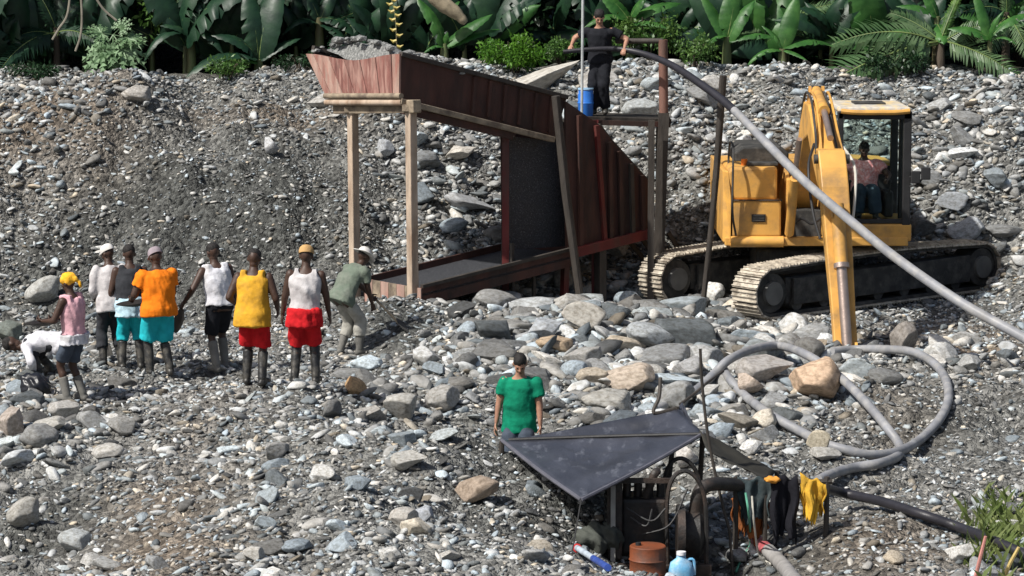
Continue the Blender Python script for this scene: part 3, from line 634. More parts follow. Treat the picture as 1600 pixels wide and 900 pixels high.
M_brownpost = mat('brown_pipe', (.20, .10, .075), .7, var=.3, scale=8, col2=(.07, .045, .035), amt=.8, scale2=4, stretch=(1, 1, .4))
TH = RAD(38); AX = Vector((cos(TH), sin(TH), 0)); BX = Vector((-sin(TH), cos(TH), 0)); ZZ = Vector((0, 0, 1))
HO = P(626, 150, 44.0)
def ps(px, py, off=0): return onplane(px, py, HO + BX*off, BX)      # on the long side face (off metres behind it)
def pe(px, py, off=0): return onplane(px, py, HO + AX*off, AX)      # on the end face
def plate(mb, pts, th, n): return mb.prism(pts, n*th)
def hopper():
    t = thing('wash_plant', 'rusty steel gravel hopper with screen, red chute, sluice and leggy frame', 'wash plant', Vector((HO.x, HO.y, H(HO.x, HO.y))))
    # side wall (outer) and far wall
    A, B, C_, D = ps(628, 84), ps(886, 152), ps(868, 212), ps(626, 152)
    hop = plate(MB(), [A, B, C_, D], .03, BX).build('side_panel', M_rust, t)
    W = 2.05
    fa, fb, fc, fd = [p + BX*W for p in (A, B, C_, D)]
    fa = fa + BX*.35; fb = fb + BX*.1
    plate(MB(), [fa, fb, fc, fd], .03, BX).build('side_panel', M_rust, t)
    E1 = pe(481, 84); E2 = pe(512, 150); k = 12; A_, D_ = pe(627, 84), pe(626, 151)
    for i in range(k):                               # end planks, flared at the far edge
        u0, u1 = i/k, (i+1)/k - .004
        q = [D_.lerp(E2, u0), D_.lerp(E2, u1), A_.lerp(E1, u1), A_.lerp(E1, u0)]; pass
        sg = lambda u_: .10*sin(pi*u_)**2
        q[2] = q[2] - ZZ*sg(u1); q[3] = q[3] - ZZ*sg(u0)
        plate(MB(), q, .035 + .010*(i % 2), AX*-1).build('end_plank', M_pink if i in (0, 9, 10, 11) else M_pinkd, t)
    # floor
    plate(MB(), [D, C_, fc, fd], .03, ZZ*-1).build('floor_plate', M_rust, t)
    # rims
    MB().beam(A - AX*.03, B, .09, .07).build('top_rim', M_dwood, t, bevel=.01); MB().beam(fa, fb, .09, .07).build('top_rim', M_dwood, t)
    # side ribs
    for i in range(6):
        px = 742 + i*24; y0 = 84 + (px-628)*.264; y1 = 152 + (px-626)*.248
        MB().beam(ps(px, y0+6, -.02), ps(px-4, y1-4, -.02), .05, .05, BX).build('rib', M_rust, t)
    # bottom chords
    MB().beam(ps(624, 158, -.03), ps(864, 218, -.03), .12, .09).build('chord_beam', M_beam, t, bevel=.01)
    MB().beam(ps(630, 172, .02), ps(800, 212, .02), .10, .12).build('chord_beam', M_rust, t, bevel=.01)
    r1 = pe(508, 150, -.04); r2 = pe(627, 150, -.04)
    MB().cyl(r1, r2, .045).build('end_pipe', M_beam, t, smooth=True); MB().cyl(r1 - ZZ*.10 + AX*.02, r2 - ZZ*.10 + AX*.02, .05).build('end_pipe', M_leg, t, smooth=True)
    MB().beam(pe(526, 168, .12), pe(652, 166, .12), .16, .20).build('cross_beam', M_beam, t, bevel=.015)
    MB().beam(pe(526, 158, .5), pe(652, 158, .5), .12, .10).build('cross_beam', M_dwood, t)
    # legs
    for px, y0, pyb, off in ((551, 172, 470, .14), (642, 170, 474, .12)):
        a = pe(px, y0, off); g = H(a.x, a.y); b = Vector((a.x + .02, a.y, g - .25))
        MB().beam(a + ZZ*.05, b, .135, .135, AX).build('leg', M_leg, t, bevel=.012)
        MB().box(a + ZZ*.02, (.26, .2, .10)).build('leg_cap', M_beam, t)
    for px in (790, 770):
        a = ps(px if px == 790 else 800, 215, .15 if px == 790 else 1.9); MB().beam(a, Vector((a.x, a.y, H(a.x, a.y)-.2)), .11, .11).build('leg', M_redp if px == 790 else M_dwood, t)
    # heaped gravel in the hopper
    mb = MB(); nu, nv = 26, 14; V = []
    for i in range(nu+1):
        for j in range(nv+1):
            u, v = i/nu, j/nv; p = A.lerp(B, u*.8).lerp(fa.lerp(fb, u*.8), v*.9); hgt = -.10 + .26*sin(pi*v)**.8*(1-.75*u) + .11*float(fbm(np.array([u*9.]), np.array([v*6.]), 77, 3)[0])
            if i == 0: hgt = -.05 + .05*v*v - .12*sin(pi*v) + .05*float(fbm(np.array([3.]), np.array([v*9.]), 7, 3)[0])
            V.append(p + ZZ*hgt)
    mb.add(V, [(i*(nv+1)+j, (i+1)*(nv+1)+j, (i+1)*(nv+1)+j+1, i*(nv+1)+j+1) for i in range(nu) for j in range(nv)])
    lo = mb.build('gravel_load', M_mud, t, smooth=True); mb = MB(); rr = random.Random(5)
    for k in range(150):
        u, v = rr.random()**1.5*.8, rr.random(); p = A.lerp(B, u).lerp(fa.lerp(fb, u), v) + ZZ*(-.06 + .26*sin(pi*v)**.8*(1-.8*u)); q = rr.uniform(.03, .085)
        vv = T_small[k % 14]*np.array([q*1.3, q, q*.7]); mb.add([p + Vector(x_) for x_ in vv], [tuple(f_) for f_ in ICO[1][1]])
    tag(mb.build('loaded_stone', M_mud, lo), kind='stuff')
    # vertical screen under the discharge
    plate(MB(), [ps(788, 212, .25), ps(882, 222, .25), ps(890, 384, .25), ps(786, 392, .25)], .05, BX).build('black_screen', M_mesh, t)
    MB().beam(ps(786, 205, .2), ps(789, 480, .2), .09, .09).build('screen_post', M_rust, t)
    # red chute box on the right
    RB = [ps(884, 158, -.05), ps(938, 196, -.05), ps(958, 222, -.05), ps(1018, 288, -.05), ps(1018, 366, -.05), ps(886, 402, -.05)]
    rc = plate(MB(), RB, .05, BX).build('chute_side', M_rust, t)
    plate(MB(), [p + BX*1.3 for p in RB], .05, BX).build('chute_side', M_rust, t)
    for i in (1, 2): plate(MB(), [RB[i], RB[i+1], RB[i+1]+BX*1.3, RB[i]+BX*1.3], .03, ZZ).build('chute_lid', M_dwood, t)
    for a, b in ((3, 4), (4, 5)): plate(MB(), [RB[a], RB[b], RB[b]+BX*1.3, RB[a]+BX*1.3], .03, AX).build('chute_end', M_rust, t)
    for px, y0, y1, m in ((905, 180, 395, M_rust), (932, 196, 388, M_redp), (952, 222, 382, M_rust), (968, 236, 378, M_rust), (986, 256, 372, M_dwood), (1003, 274, 368, M_rust)):
        MB().beam(ps(px, y0, -.09), ps(px+ (14 if px == 932 else 3), y1, -.09), .07, .06, BX).build('chute_rib', m, t)
    MB().beam(ps(884, 398, -.10), ps(1018, 364, -.10), .10, .16, ZZ).build('red_edge_beam', M_redp, t, bevel=.01)
    for px, y0, y1, m, wd, dx in ((884, 395, 488, M_redp, .10, -4), (938, 385, 474, M_dwood, .14, 0), (800, 380, 486, M_dwood, .05, 2), (834, 420, 488, M_dwood, .05, 0)):
        a = ps(px, y0, -.05); b = ps(px+dx, y1, -.05); b.z = H(b.x, b.y) - .2; MB().beam(a, b, wd, wd, AX).build('leg', m, t)
    for px in (900, 1010):
        a = ps(px, 390, 1.1); MB().beam(a, Vector((a.x, a.y, H(a.x, a.y)-.2)), .1, .1).build('leg', M_dwood, t)
    # leaning prop
    MB().tube([ps(868, 150, -.35), ps(884, 300, -.4), ps(908, 478, -.5)], [.07, .075, .065], 9).build('leaning_prop', M_dwood, t, smooth=True)
    # lower sluice
    S0 = ps(884, 386, -.02); S1 = ps(644, 446, -.02); ww = BX*1.25; h_ = ZZ*.30
    S0n, S1n = S0 - BX*.25, S1 - BX*.25
    plate(MB(), [S0n, S1n, S1n-h_, S0n-h_*.9], .04, BX).build('sluice_side', M_rust, t)
    plate(MB(), [S0+ww, S1+ww, S1+ww-h_, S0+ww-h_], .04, BX).build('sluice_side', M_rust, t)
    plate(MB(), [S0n-h_*.35, S1n-h_*.35, S1+ww-h_*.35, S0+ww-h_*.35], .04, ZZ*-1).build('sluice_floor', M_mesh, t)
    MB().beam(S0n + ZZ*.01, S1n + ZZ*.01, .07, .05).build('sluice_rim', M_dwood, t)
    e0, e1 = S1n - AX*.02, S1 + ww - AX*.02; k = 7
    for i in range(k): plate(MB(), [e0.lerp(e1, i/k) - ZZ*.02, e0.lerp(e1, (i+.96)/k) - ZZ*.02, e0.lerp(e1, (i+.96)/k) - ZZ*.5, e0.lerp(e1, i/k) - ZZ*.5], .03, AX).build('sluice_end_plank', M_beam if i % 2 else M_pink, t)
    for u, o in ((.28, 0), (.28, 1.0), (.55, 0)):
        a = S1.lerp(S0, u) + BX*o - ZZ*.25; MB().beam(a, Vector((a.x, a.y, H(a.x, a.y)-.2)), .06, .06).build('leg', M_dwood, t)
    # platform
    pl = P(912, 184, 46.6); pr = P(1046, 188, 47.0); k = 5
    for i in range(k): d = Vector((0, .22*i, 0)); MB().beam(pl+d, pr+d, .2, .05).build('platform_plank', M_dwood, t)
    MB().beam(pl + Vector((0, -.13, -.06)), pr + Vector((0, -.13, -.06)), .08, .08).build('platform_joist', M_rust, t)
    p1 = P(1036, 62, 46.8); p1b = Vector((p1.x + .02, p1.y, 3.0)); MB().cyl(p1, p1b, .075).build('rail_post', M_brownpost, t, smooth=True)
    gb = Vector((p1.x - .07, p1.y, H(p1.x, p1.y) - .2)); MB().beam(p1b + ZZ*.1, gb, .17, .15).build('leg', M_dwood, t)
    for px, Y_ in ((1018, 46.5), (930, 46.5), (1030, 47.8), (925, 47.8)):
        a = P(px, 188, Y_); a.z = pl.z - .03; MB().beam(a, Vector((a.x, a.y, H(a.x, a.y) - .2)), .10, .10).build('leg', M_dwood if px != 930 else M_redp, t)
    MB().cyl(P(962, 64, 47.0), p1 + ZZ*-.02, .045).build('rail_pipe', M_dwood, t, smooth=True)
    a, b = P(1040, 372, 47.2), P(1090, 415, 46.8)
    for i in range(4):
        q0 = P(978 + i*22, 372 - i*3, 47.4); q1 = P(1040 + i*20, 440 - i*8, 47.6); q1.z = H(q1.x, q1.y) + .02
        MB().beam(q0, q1, .06, .07).build('brace', M_dwood, t)
hopper()
def gate_pole():
    a = P(1130, 118, 45.2); b = P(1096, 482, 45.6); b.z = H(b.x, b.y) - .1
    tag(MB().tube(spline([a, a.lerp(b, .5) + Vector((.03, 0, 0)), b], 6), [.06 - .0015*i for i in range(13)], 9).build('leaning_pole', M_dwood, smooth=True), 'dark leaning timber pole standing between the platform and the excavator', 'pole')
    c = P(911, -30, 46.3); d = P(909, 182, 46.3)
    tag(MB().cyl(c, d, .022, n=8).build('thin_pole', mat('grey_pole', (.40, .42, .42), .6)), 'thin pale upright pole beside the blue bucket on the platform', 'pole')
gate_pole()
def bucket():
    b = P(915, 182, 46.75); t = thing('bucket', 'blue plastic drum standing on the platform at the feet of the man in black', 'bucket', b)
    mb_ = mat('blue_plastic', (.03, .16, .55), .4, var=.2, scale=5, bump=.05); s = 1/97
    MB().tube([b+ZZ*z_ for z_ in (0, .02, .2, .22, .24, .40, .44)], [.11, .12, .125, .135, .125, .125, .11], 18).build('drum', mb_, t, smooth=True)
    MB().cyl(b+ZZ*.435, b+ZZ*.46, .128, n=18).build('lid', mat('pale_blue_lid', (.35, .55, .75), .4), t, smooth=True)
    MB().tube([b + Vector((.125*cos(a), -.03 - .1*sin(a)*.3, .42 - .12*sin(a))) for a in np.linspace(0, pi, 9)], .006, 5).build('handle', mat('white_handle', (.6, .6, .6), .5), t)
bucket()
# ============================================================ EXCAVATOR
M_yel = mat('excavator_yellow', (.62, .33, .075), .5, var=.16, scale=3, col2=(.30, .18, .075), amt=.95, scale2=2.6, bump=.08, bscale=25, spec=.45, lo=.47, hi=.72)
M_blk = mat('black_rubber', (.02, .02, .021), .6, var=.3); M_steel = mat('dusty_dark_steel', (.030, .030, .029), .75, var=.4, scale=6, col2=(.14, .13, .115), amt=.35, scale2=5, bump=.3)
M_shoe = mat('worn_track_steel', (.50, .45, .37), .6, metal=.05, var=.35, scale=10, col2=(.16, .13, .10), amt=.8, scale2=6, bump=.3)
M_chr = mat('dusty_chrome', (.42, .33, .28), .35, metal=.7, var=.2, scale=6); M_roof = mat('dusty_roof', (.50, .47, .42), .7, var=.35, scale=10, col2=(.62, .42, .10), amt=.7, scale2=5)
M_glass = bpy.data.materials.new('cab_glass'); M_glass.use_nodes = True
_b = M_glass.node_tree.nodes['Principled BSDF']; _b.inputs['Transmission Weight'].default_value = 1; _b.inputs['Roughness'].default_value = .03; _b.inputs['IOR'].default_value = 1.02; _b.inputs['Base Color'].default_value = (.8, .9, .88, 1)
M_seat = mat('dark_seat', (.03, .03, .035), .8)
EXC = {}
def excavator():
    b = Vector((4.74, 47.1, 0)); b.z = H(b.x, b.y); t = thing('excavator', 'dusty yellow tracked excavator with its boom lowered toward the rubble', 'excavator', b)
    d = Vector((cos(RAD(38)), sin(RAD(38)), .012)).normalized(); n = Vector((-sin(RAD(38)), cos(RAD(38)), 0))
    fc = Vector((3.93, 44.95, 0)); Lg = 4.75; R = .37
    shoe = None
    for side in (0, 1):
        c0 = fc + n*2.25*side; c0 = Vector((c0.x, c0.y, .05 + R)); c1 = c0 + d*Lg
        tr = MB(); up = Vector((0, 0, 1))
        # chain loop path
        path = []
        for k in range(60): path.append((c0 + d*(Lg*k/60) + up*(R + .07*sin(pi*k/60)), d, up))
        for k in range(14): a = pi*k/14; path.append((c1 + (up*cos(a) + d*sin(a))*R, d*cos(a) - up*sin(a), up*cos(a) + d*sin(a)))
        for k in range(60): path.append((c1 - d*(Lg*k/60) - up*R, -d, -up))
        for k in range(14): a = pi*k/14; path.append((c0 + (-up*cos(a) - d*sin(a))*R, -d*cos(a) + up*sin(a), -up*cos(a) - d*sin(a)))
        core = []
        tk = MB()
        # dark belt behind the shoes
        pts = [p for p, _, _ in path]; m = len(pts); V = []; F = []
        for p, tg, nm in path:
            for wv, hv in ((-.22, -.05), (.22, -.05), (.22, .0), (-.22, .0)): V.append(p + n*wv + nm*hv)
        for i in range(m):
            j = (i+1) % m
            for k in range(4): q = (k+1) % 4; F.append((i*4+k, i*4+q, j*4+q, j*4+k))
        tk.add(V, F); track = tk.build('track', M_steel, t)
        # shoes, evenly spaced along the loop
        acc = [0]
        for i in range(m): acc.append(acc[-1] + (pts[(i+1) % m] - pts[i]).length)
        ns = 58; step = acc[-1]/ns
        if shoe is None:
            sm = MB(); sm.box((0, 0, .012), (.56, step*.93, .024))
            for q in (-.36, 0, .36): sm.box((0, q*step, .034), (.56, .014, .024))
            for q in (-.08, .08): sm.box((q, .18*step, .027), (.03, .03, .014))
            shoe = sm.mesh('track_shoe'); shoe.materials.append(M_shoe)
        for k in range(ns):
            s_ = k*step; i = max(j for j in range(m) if acc[j] <= s_); f = (s_-acc[i])/max(1e-6, acc[i+1]-acc[i])
            p = pts[i].lerp(pts[(i+1) % m], f); nm = path[i][2].lerp(path[(i+1) % m][2], f).normalized(); tg = path[i][1].lerp(path[(i+1) % m][1], f).normalized()
            o = bpy.data.objects.new('track_shoe', shoe); link(o, track, p + nm*.004); x_ = tg.cross(nm).normalized(); o.rotation_euler = Matrix((x_, tg, nm)).transposed().to_euler()
        # track frame, wheels, rollers
        MB().beam(c0 + d*.35 + up*.0, c1 - d*.35, .30, .42).build('track_frame', M_steel, t, bevel=.02)
        MB().prism([c0 + d*.45 - n*.24 + up*.20, c1 - d*.3 - n*.24 + up*.22, c1 - d*.3 - n*.24 - up*.22, c0 + d*.45 - n*.24 - up*.22], n*.06).build('side_guard', M_steel, t, bevel=.01)
        for nm_, c in (('idler_wheel', c0), ('drive_sprocket', c1)):
            wl = MB().cyl(c - n*.20, c + n*.20, R-.06, n=26).build(nm_, M_steel, t, smooth=True)
            MB().cyl(c - n*.27, c - n*.18, R*.5, n=24).build('hub', mat('hub_grey', (.11, .11, .105), .6), wl, smooth=True)
        for k in range(7): c = c0 + d*(.55 + k*.60) - up*.22; MB().cyl(c - n*.2, c + n*.2, .11, n=14).build('roller', M_steel, t, smooth=True)
    # undercarriage and swing ring
    MB().box((b.x, b.y, .72), (1.6, 1.5, .42)).build('undercarriage', M_steel, t, bevel=.05)
    MB().cyl((b.x, b.y, .85), (b.x, b.y, 1.06), .66, n=32).build('swing_ring', M_steel, t, smooth=True)
    # house: +X viewer's right, front = -Y
    fy = 45.75; by = 48.9; L0, R0 = 3.36, 6.36
    MB().box((4.85, 47.3, 1.12), (2.92, 3.1, .14)).build('deck', M_yel, t, bevel=.02)
    # right hand body (viewer's left): tank and tool box, engine hood, counterweight
    MB().prism([(3.50, fy, 1.20), (4.28, fy, 1.20), (4.28, fy, 1.78), (3.50, fy, 1.78)], (0, .55, 0)).build('tool_box', M_yel, t, bevel=.03)
    MB().prism([(3.44, fy+.08, 1.78), (4.22, fy+.08, 1.78), (4.22, fy+.08, 2.30), (3.50, fy+.08, 2.30), (3.44, fy+.08, 2.24)], (0, 1.6, 0)).build('fuel_tank', M_yel, t, bevel=.04)
    MB().prism([(3.36, fy+.1, 1.10), (3.48, fy-.02, 1.10), (3.48, fy-.02, 1.80), (3.44, fy+.1, 2.24), (3.36, fy+.25, 2.24)], (0, 2.9, 0)).build('side_door', M_yel, t, bevel=.02)
    MB().cyl((3.48, fy+.02, 1.12), (4.32, fy+.02, 1.12), .09, n=14).build('front_step_tube', M_yel, t, smooth=True)
    MB().box((3.92, fy-.012, 1.50), (.22, .02, .12)).build('black_plate', M_blk, t); 
    for k in range(3): MB().box((3.92, fy-.026, 1.465+.035*k), (.18, .012, .012)).build('vent_slat', M_steel, t)
    MB().box((3.89, fy-.006, 1.785), (.80, .02, .018)).build('panel_seam', M_steel, t)
    MB().tube(spline([(3.56, fy-.08, 1.22), (3.5, fy-.10, 1.6), (3.5, fy-.10, 2.4), (3.52, fy+.2, 2.62), (3.52, fy+.9, 2.62), (3.5, fy+.95, 2.2)], 5), .018, 7).build('handrail', M_steel, t, smooth=True)
    MB().prism([(3.62, 46.9, 2.28), (4.5, 46.9, 2.28), (4.5, 46.9, 2.44), (4.36, 46.9, 2.54), (3.76, 46.9, 2.54), (3.62, 46.9, 2.44)], (0, 1.5, 0)).build('engine_hood', M_steel, t, bevel=.03)
    MB().cyl((3.72, 46.2, 2.28), (3.72, 46.2, 2.40), .05, n=12).build('filler_cap', mat('orange_cap', (.6, .16, .02), .5), t, smooth=True)
    MB().box((4.0, 46.2, 2.33), (.5, .3, .05)).build('tread_plate', M_steel, t, bevel=.01)
    rg_ = [[(x_, y_, z_) for x_, y_ in ((3.36, 48.4), (3.42, 49.2), (4.0, 49.55), (4.9, 49.65), (5.8, 49.55), (6.3, 49.2), (6.36, 48.4))] for z_ in (1.1, 2.2)]
    MB().loft(rg_).build('counterweight', M_yel, t, bevel=.06)
    MB().box((5.4, 48.1, 1.7), (1.8, 1.1, 1.05)).build('engine_bay', M_yel, t, bevel=.04)
    # boom brackets
    for x_ in (4.40, 4.98): MB().prism([(x_-.03, fy+.0, 1.15), (x_-.03, fy+1.5, 1.15), (x_-.03, fy+1.3, 1.8), (x_-.03, fy+.6, 2.25), (x_-.03, fy+.1, 2.1)], (.06, 0, 0)).build('boom_bracket', M_yel, t, bevel=.01)
    MB().box((4.68, fy+.7, 1.4), (.5, 1.2, .45)).build('valve_block', M_steel, t, bevel=.02)
    MB().tube(spline([(4.5, fy-.05, 1.42), (4.6, fy-.12, 1.5), (4.75, fy-.12, 1.42), (4.9, fy-.05, 1.5)], 5), .022, 7).build('hydraulic_hose', M_blk, t, smooth=True)
    # cab
    cx0, cx1, cy0, cy1, z0, z1 = 5.16, 6.34, fy+.02, fy+1.75, 1.16, 3.18
    MB().box(((cx0+cx1)/2, (cy0+cy1)/2, z0+.10), (cx1-cx0+.04, cy1-cy0, .28)).build('cab_base', M_yel, t, bevel=.03)
    cabn = MB().box(((cx0+cx1)/2, (cy0+cy1)/2+.02, z1+.03), (cx1-cx0-.02, cy1-cy0-.04, .10)).build('cab_roof', M_roof, t, bevel=.04)
    MB().tube(spline([(cx0+.05, cy0-.02, z1+.02), (cx0+.3, cy0-.05, z1+.0), (cx1-.3, cy0-.05, z1+.0), (cx1-.05, cy0-.02, z1+.02)], 4), .04, 8).build('visor', M_yel, cabn, smooth=True)
    MB().box(((cx0+cx1)/2, cy0+.9, z1+.095), (.5, .5, .03)).build('roof_hatch', M_steel, cabn, bevel=.01)
    for x_, y_, q in ((cx0+.05, cy0+.05, .09), (cx1-.07, cy0+.05, .13), (cx0+.05, cy1-.05, .1), (cx1-.06, cy1-.05, .12), (cx1-.05, cy0+.85, .08)):
        MB().beam((x_, y_, z0+.22), (x_, y_, z1), q, .1).build('cab_post', M_blk, t, bevel=.015)
    MB().beam((cx0, cy0+.05, z1-.05), (cx1, cy0+.05, z1-.05), .1, .13).build('cab_header', M_blk, t, bevel=.015)
    MB().box(((cx0+cx1)/2, cy0+.05, z0+.28), (cx1-cx0, .06, .07)).build('cab_sill', M_blk, t, bevel=.01)
    MB().box(((cx0+cx1)/2, cy1-.04, z0+.62), (cx1-cx0, .05, .8)).build('cab_rear_panel', M_blk, t)
    MB().box(((cx0+cx1)/2, cy0+.035, (z0+z1)/2+.12), (cx1-cx0-.2, .008, z1-z0-.42)).build('windscreen', M_glass, t)
    MB().box(((cx0+cx1)/2, cy1-.03, z1-.55), (cx1-cx0-.2, .008, .85)).build('rear_window', M_glass, t)
    MB().box((cx0+.04, (cy0+cy1)/2, (z0+z1)/2+.12), (.008, cy1-cy0-.2, z1-z0-.42)).build('side_window', M_glass, t)
    MB().box((5.72, cy0+.95, z0+.5), (.5, .5, .16)).build('seat', M_seat, t, bevel=.04); MB().box((5.72, cy0+1.2, z0+.85), (.5, .14, .62)).build('seat_back', M_seat, t, bevel=.05)
    for x_ in (5.42, 6.06):
        MB().box((x_, cy0+.78, z0+.5), (.14, .5, .42)).build('console', M_blk, t, bevel=.03); lv = MB().tube([(x_, cy0+.5, z0+.68), (x_, cy0+.45, z0+.86)], [.016, .016], 7).build('lever', M_blk, t)
        MB().sph((x_, cy0+.45, z0+.88), .03, 10, 7).build('knob', M_blk, lv, smooth=True)
    for k in range(2):
        mr = MB().tube(spline([(cx1-.02, cy0, 2.0 + .15*k), (cx1+.10, cy0-.1, 2.05 + .15*k), (cx1+.16, cy0-.12, 2.15 + .12*k)], 4), .014, 6).build('mirror_arm', M_blk, t)
        MB().box((cx1+.05+.16*k, cy0-.13, 2.16+.06*k), (.15, .04, .2)).build('mirror', M_blk, mr, bevel=.015)
    # boom in the plane x = 4.70
    bx = 4.70
    prof = [(46.35, 1.45), (45.6, 2.15), (44.85, 2.80), (44.1, 2.95), (43.2, 2.55), (42.45, 2.28), (42.30, 2.48), (42.45, 2.68), (43.2, 3.02), (44.1, 3.42), (44.75, 3.42), (45.3, 3.05), (46.0, 2.3), (46.5, 1.75)]
    MB().prism([(bx-.19, y_, z_) for y_, z_ in prof], (.38, 0, 0)).build('boom', M_yel, t, bevel=.025)
    for x_ in (-.24, .24):
        cyl = MB().cyl((bx+x_*1.2, 45.75, 1.25), (bx+x_*1.2, 45.0, 2.2), .075, n=14).build('boom_cylinder', M_yel, t, smooth=True)
        MB().cyl((bx+x_*1.2, 45.1, 2.1), (bx+x_*1.1, 44.55, 2.85), .045, n=12).build('piston_rod', M_chr, cyl, smooth=True)
    sc_ = MB().cyl((bx, 44.7, 3.58), (bx, 43.5, 3.36), .085, n=14).build('stick_cylinder', M_yel, t, smooth=True)
    MB().cyl((bx, 43.6, 3.38), (bx, 42.62, 3.02), .05, n=12).build('piston_rod', M_chr, sc_, smooth=True)
    for x_ in (-.1, .1): MB().prism([(bx+x_-.02, 44.9, 3.3), (bx+x_-.02, 44.55, 3.3), (bx+x_-.02, 44.65, 3.66), (bx+x_-.02, 44.75, 3.66)], (.04, 0, 0)).build('cylinder_lug', M_yel, t)
    for k, x_ in enumerate((-.15, -.09, .09, .15)):
        MB().tube(spline([(bx+x_, 45.6, 2.85), (bx+x_*1.1, 44.8, 3.52), (bx+x_, 44.0, 3.50), (bx+x_*1.1, 43.2, 3.10), (bx+x_*1.3, 42.7, 2.8)], 5), .02, 6).build('hydraulic_pipe', M_yel if k % 2 else M_steel, t, smooth=True)
    for s_ in (-1, 1): MB().tube(spline([(bx+s_*.2, 43.0, 2.9), (bx+s_*.34, 42.4, 2.6), (bx+s_*.3, 42.1, 2.0), (bx+s_*.2, 41.95, 1.6)], 6), .022, 7).build('hydraulic_hose', M_blk if s_ < 0 else mat('pale_hose', (.5, .48, .42), .6), t, smooth=True)
    # stick
    tp = Vector((bx, 42.5, 2.78)); bt = Vector((bx+.13, 41.45, .10)); q = lambda u, f: tp.lerp(bt, u) + Vector((0, f, 0))
    x_, dd, zz = frame(bt-tp, (0, -1, 0))
    def ring(u, f, bk, wd): return [q(u, -f) + Vector((-wd, 0, 0)), q(u, -f) + Vector((wd, 0, 0)), q(u, bk) + Vector((wd, 0, 0)), q(u, bk) + Vector((-wd, 0, 0))]
    MB().loft([ring(-.03, .12, .20, .20), ring(.06, .22, .26, .20), ring(.16, .26, .26, .20), ring(.5, .20, .18, .19), ring(.85, .14, .12, .17), ring(1.0, .12, .10, .17)]).build('stick', M_yel, t, bevel=.02)
    pin = MB().cyl(q(.02, -.05) - Vector((.26, 0, 0)), q(.02, -.05) + Vector((.26, 0, 0)), .07, n=16).build('stick_pin', M_steel, t, smooth=True)
    bc = MB().cyl(q(.25, -.33), q(.58, -.30), .10, n=16).build('bucket_cylinder', M_yel, t, smooth=True)
    MB().cyl(q(.55, -.30), q(.99, -.24), .078, n=14).build('piston_rod', M_chr, bc, smooth=True); MB().cyl(q(.56, -.30), q(.585, -.30), .115, n=16).build('collar', M_chr, bc, smooth=True)
    for s_ in (-1, 1): MB().prism([q(.28, -.18) + Vector((s_*.08, 0, 0)), q(.33, -.18) + Vector((s_*.08, 0, 0)), q(.315, -.42) + Vector((s_*.08, 0, 0)), q(.29, -.42) + Vector((s_*.08, 0, 0))], (.025*s_, 0, 0)).build('cylinder_lug', M_yel, t)
    for s_ in (-1, 1): MB().beam(q(.98, -.28) + Vector((s_*.13, 0, 0)), q(1.08, .05) + Vector((s_*.13, 0, 0)), .04, .09).build('bucket_link', M_yel, t)
    # bucket, dug in behind the stones
    bk = MB(); c = bt + Vector((0, .1, -.22)); prof = [(.16, .22), (-.32, .18), (-.42, -.12), (-.25, -.42), (.15, -.50), (.45, -.36), (.42, -.30), (.12, -.42), (-.20, -.36), (-.35, -.1), (-.26, .12), (.16, .16)]
    bucket_ = bk.prism([(c.x-.42, c.y + y_, c.z + z_) for y_, z_ in prof], (.84, 0, 0)).build('digging_bucket', M_steel, t, bevel=.01)
    for k in range(4): MB().beam((c.x-.33+.22*k, c.y+.42, c.z-.33), (c.x-.33+.22*k, c.y+.60, c.z-.25), .07, .05).build('tooth', M_shoe, bucket_)
    EXC['seat'] = Vector((5.70, cy0+.72, z0+.58)); EXC['floor'] = z0+.24
excavator()
# ============================================================ PEOPLE
def skinm(name, c): return mat(name, c, .55, var=.18, scale=12, bump=.08, bscale=60, spec=.45)
SK_D = skinm('skin_dark', (.055, .028, .018)); SK_M = skinm('skin_brown', (.16, .075, .045)); SK_L = skinm('skin_tan', (.36, .19, .125))
def cloth(name, c, c2=None, amt=.5): return mat(name, c, .9, var=.18, scale=9, col2=c2, amt=amt, scale2=6, bump=.35, bscale=22, spec=.15)
M_hair = mat('black_hair', (.012, .010, .009), .7, var=.3, scale=60, bump=.5, bscale=120); M_boot = mat('rubber_boot', (.018, .018, .018), .45, var=.3, col2=(.12, .11, .09), amt=.6, scale2=8); M_gboot = mat('muddy_boot', (.16, .155, .14), .8, var=.3, col2=(.06, .06, .055), amt=.7)
M_eye = mat('eye', (.02, .015, .012), .2, bump=0); M_lip = mat('lip', (.13, .045, .04), .5, bump=0)
def caps(mb, a, b, r0, r1, n=12):
    mb.sph(a, r0, n, 8); mb.sph(b, r1, n, 8); mb.cyl(a, b, r0, r1, n)
def make_hand(curl):
    mb = MB(); mb.sph((0, 0, -.055), (.040, .017, .058), 14, 9); mb.sph((0, 0, -.015), (.028, .018, .03), 12, 8)
    for x_, L_ in ((-.031, .068), (-.011, .080), (.010, .076), (.029, .060)):
        p = Vector((x_, 0, -.092)); a = .15 + curl*.35; r_ = .0095
        for seg, f in ((L_*.45, 1.0), (L_*.32, .92), (L_*.25, .82)):
            e = p + Vector((x_*.12*seg/.03*.3, sin(a)*seg, -cos(a)*seg)); caps(mb, p, e, r_*f, r_*f*.92, 8); p = e; a += curl*.75
    p = Vector((-.032, .004, -.035)); d1 = Vector((-.6, .35 + curl*.4, -.75)).normalized(); e = p + d1*.04; caps(mb, p, e, .013, .0105, 8); e2 = e + Vector((-.1, .45 + curl*.4, -.8)).normalized()*.034; caps(mb, e, e2, .0105, .009, 8)
    me = voxel(mb.mesh('hand'), .0075, 2, None, Vector((0, 0, 0))); v = np.array([q.co[:] for q in me.vertices]); f = [tuple(p_.vertices) for p_ in me.polygons]; bpy.data.meshes.remove(me); return v, f
HAND = {'relax': make_hand(.45), 'grip': make_hand(1.25)}
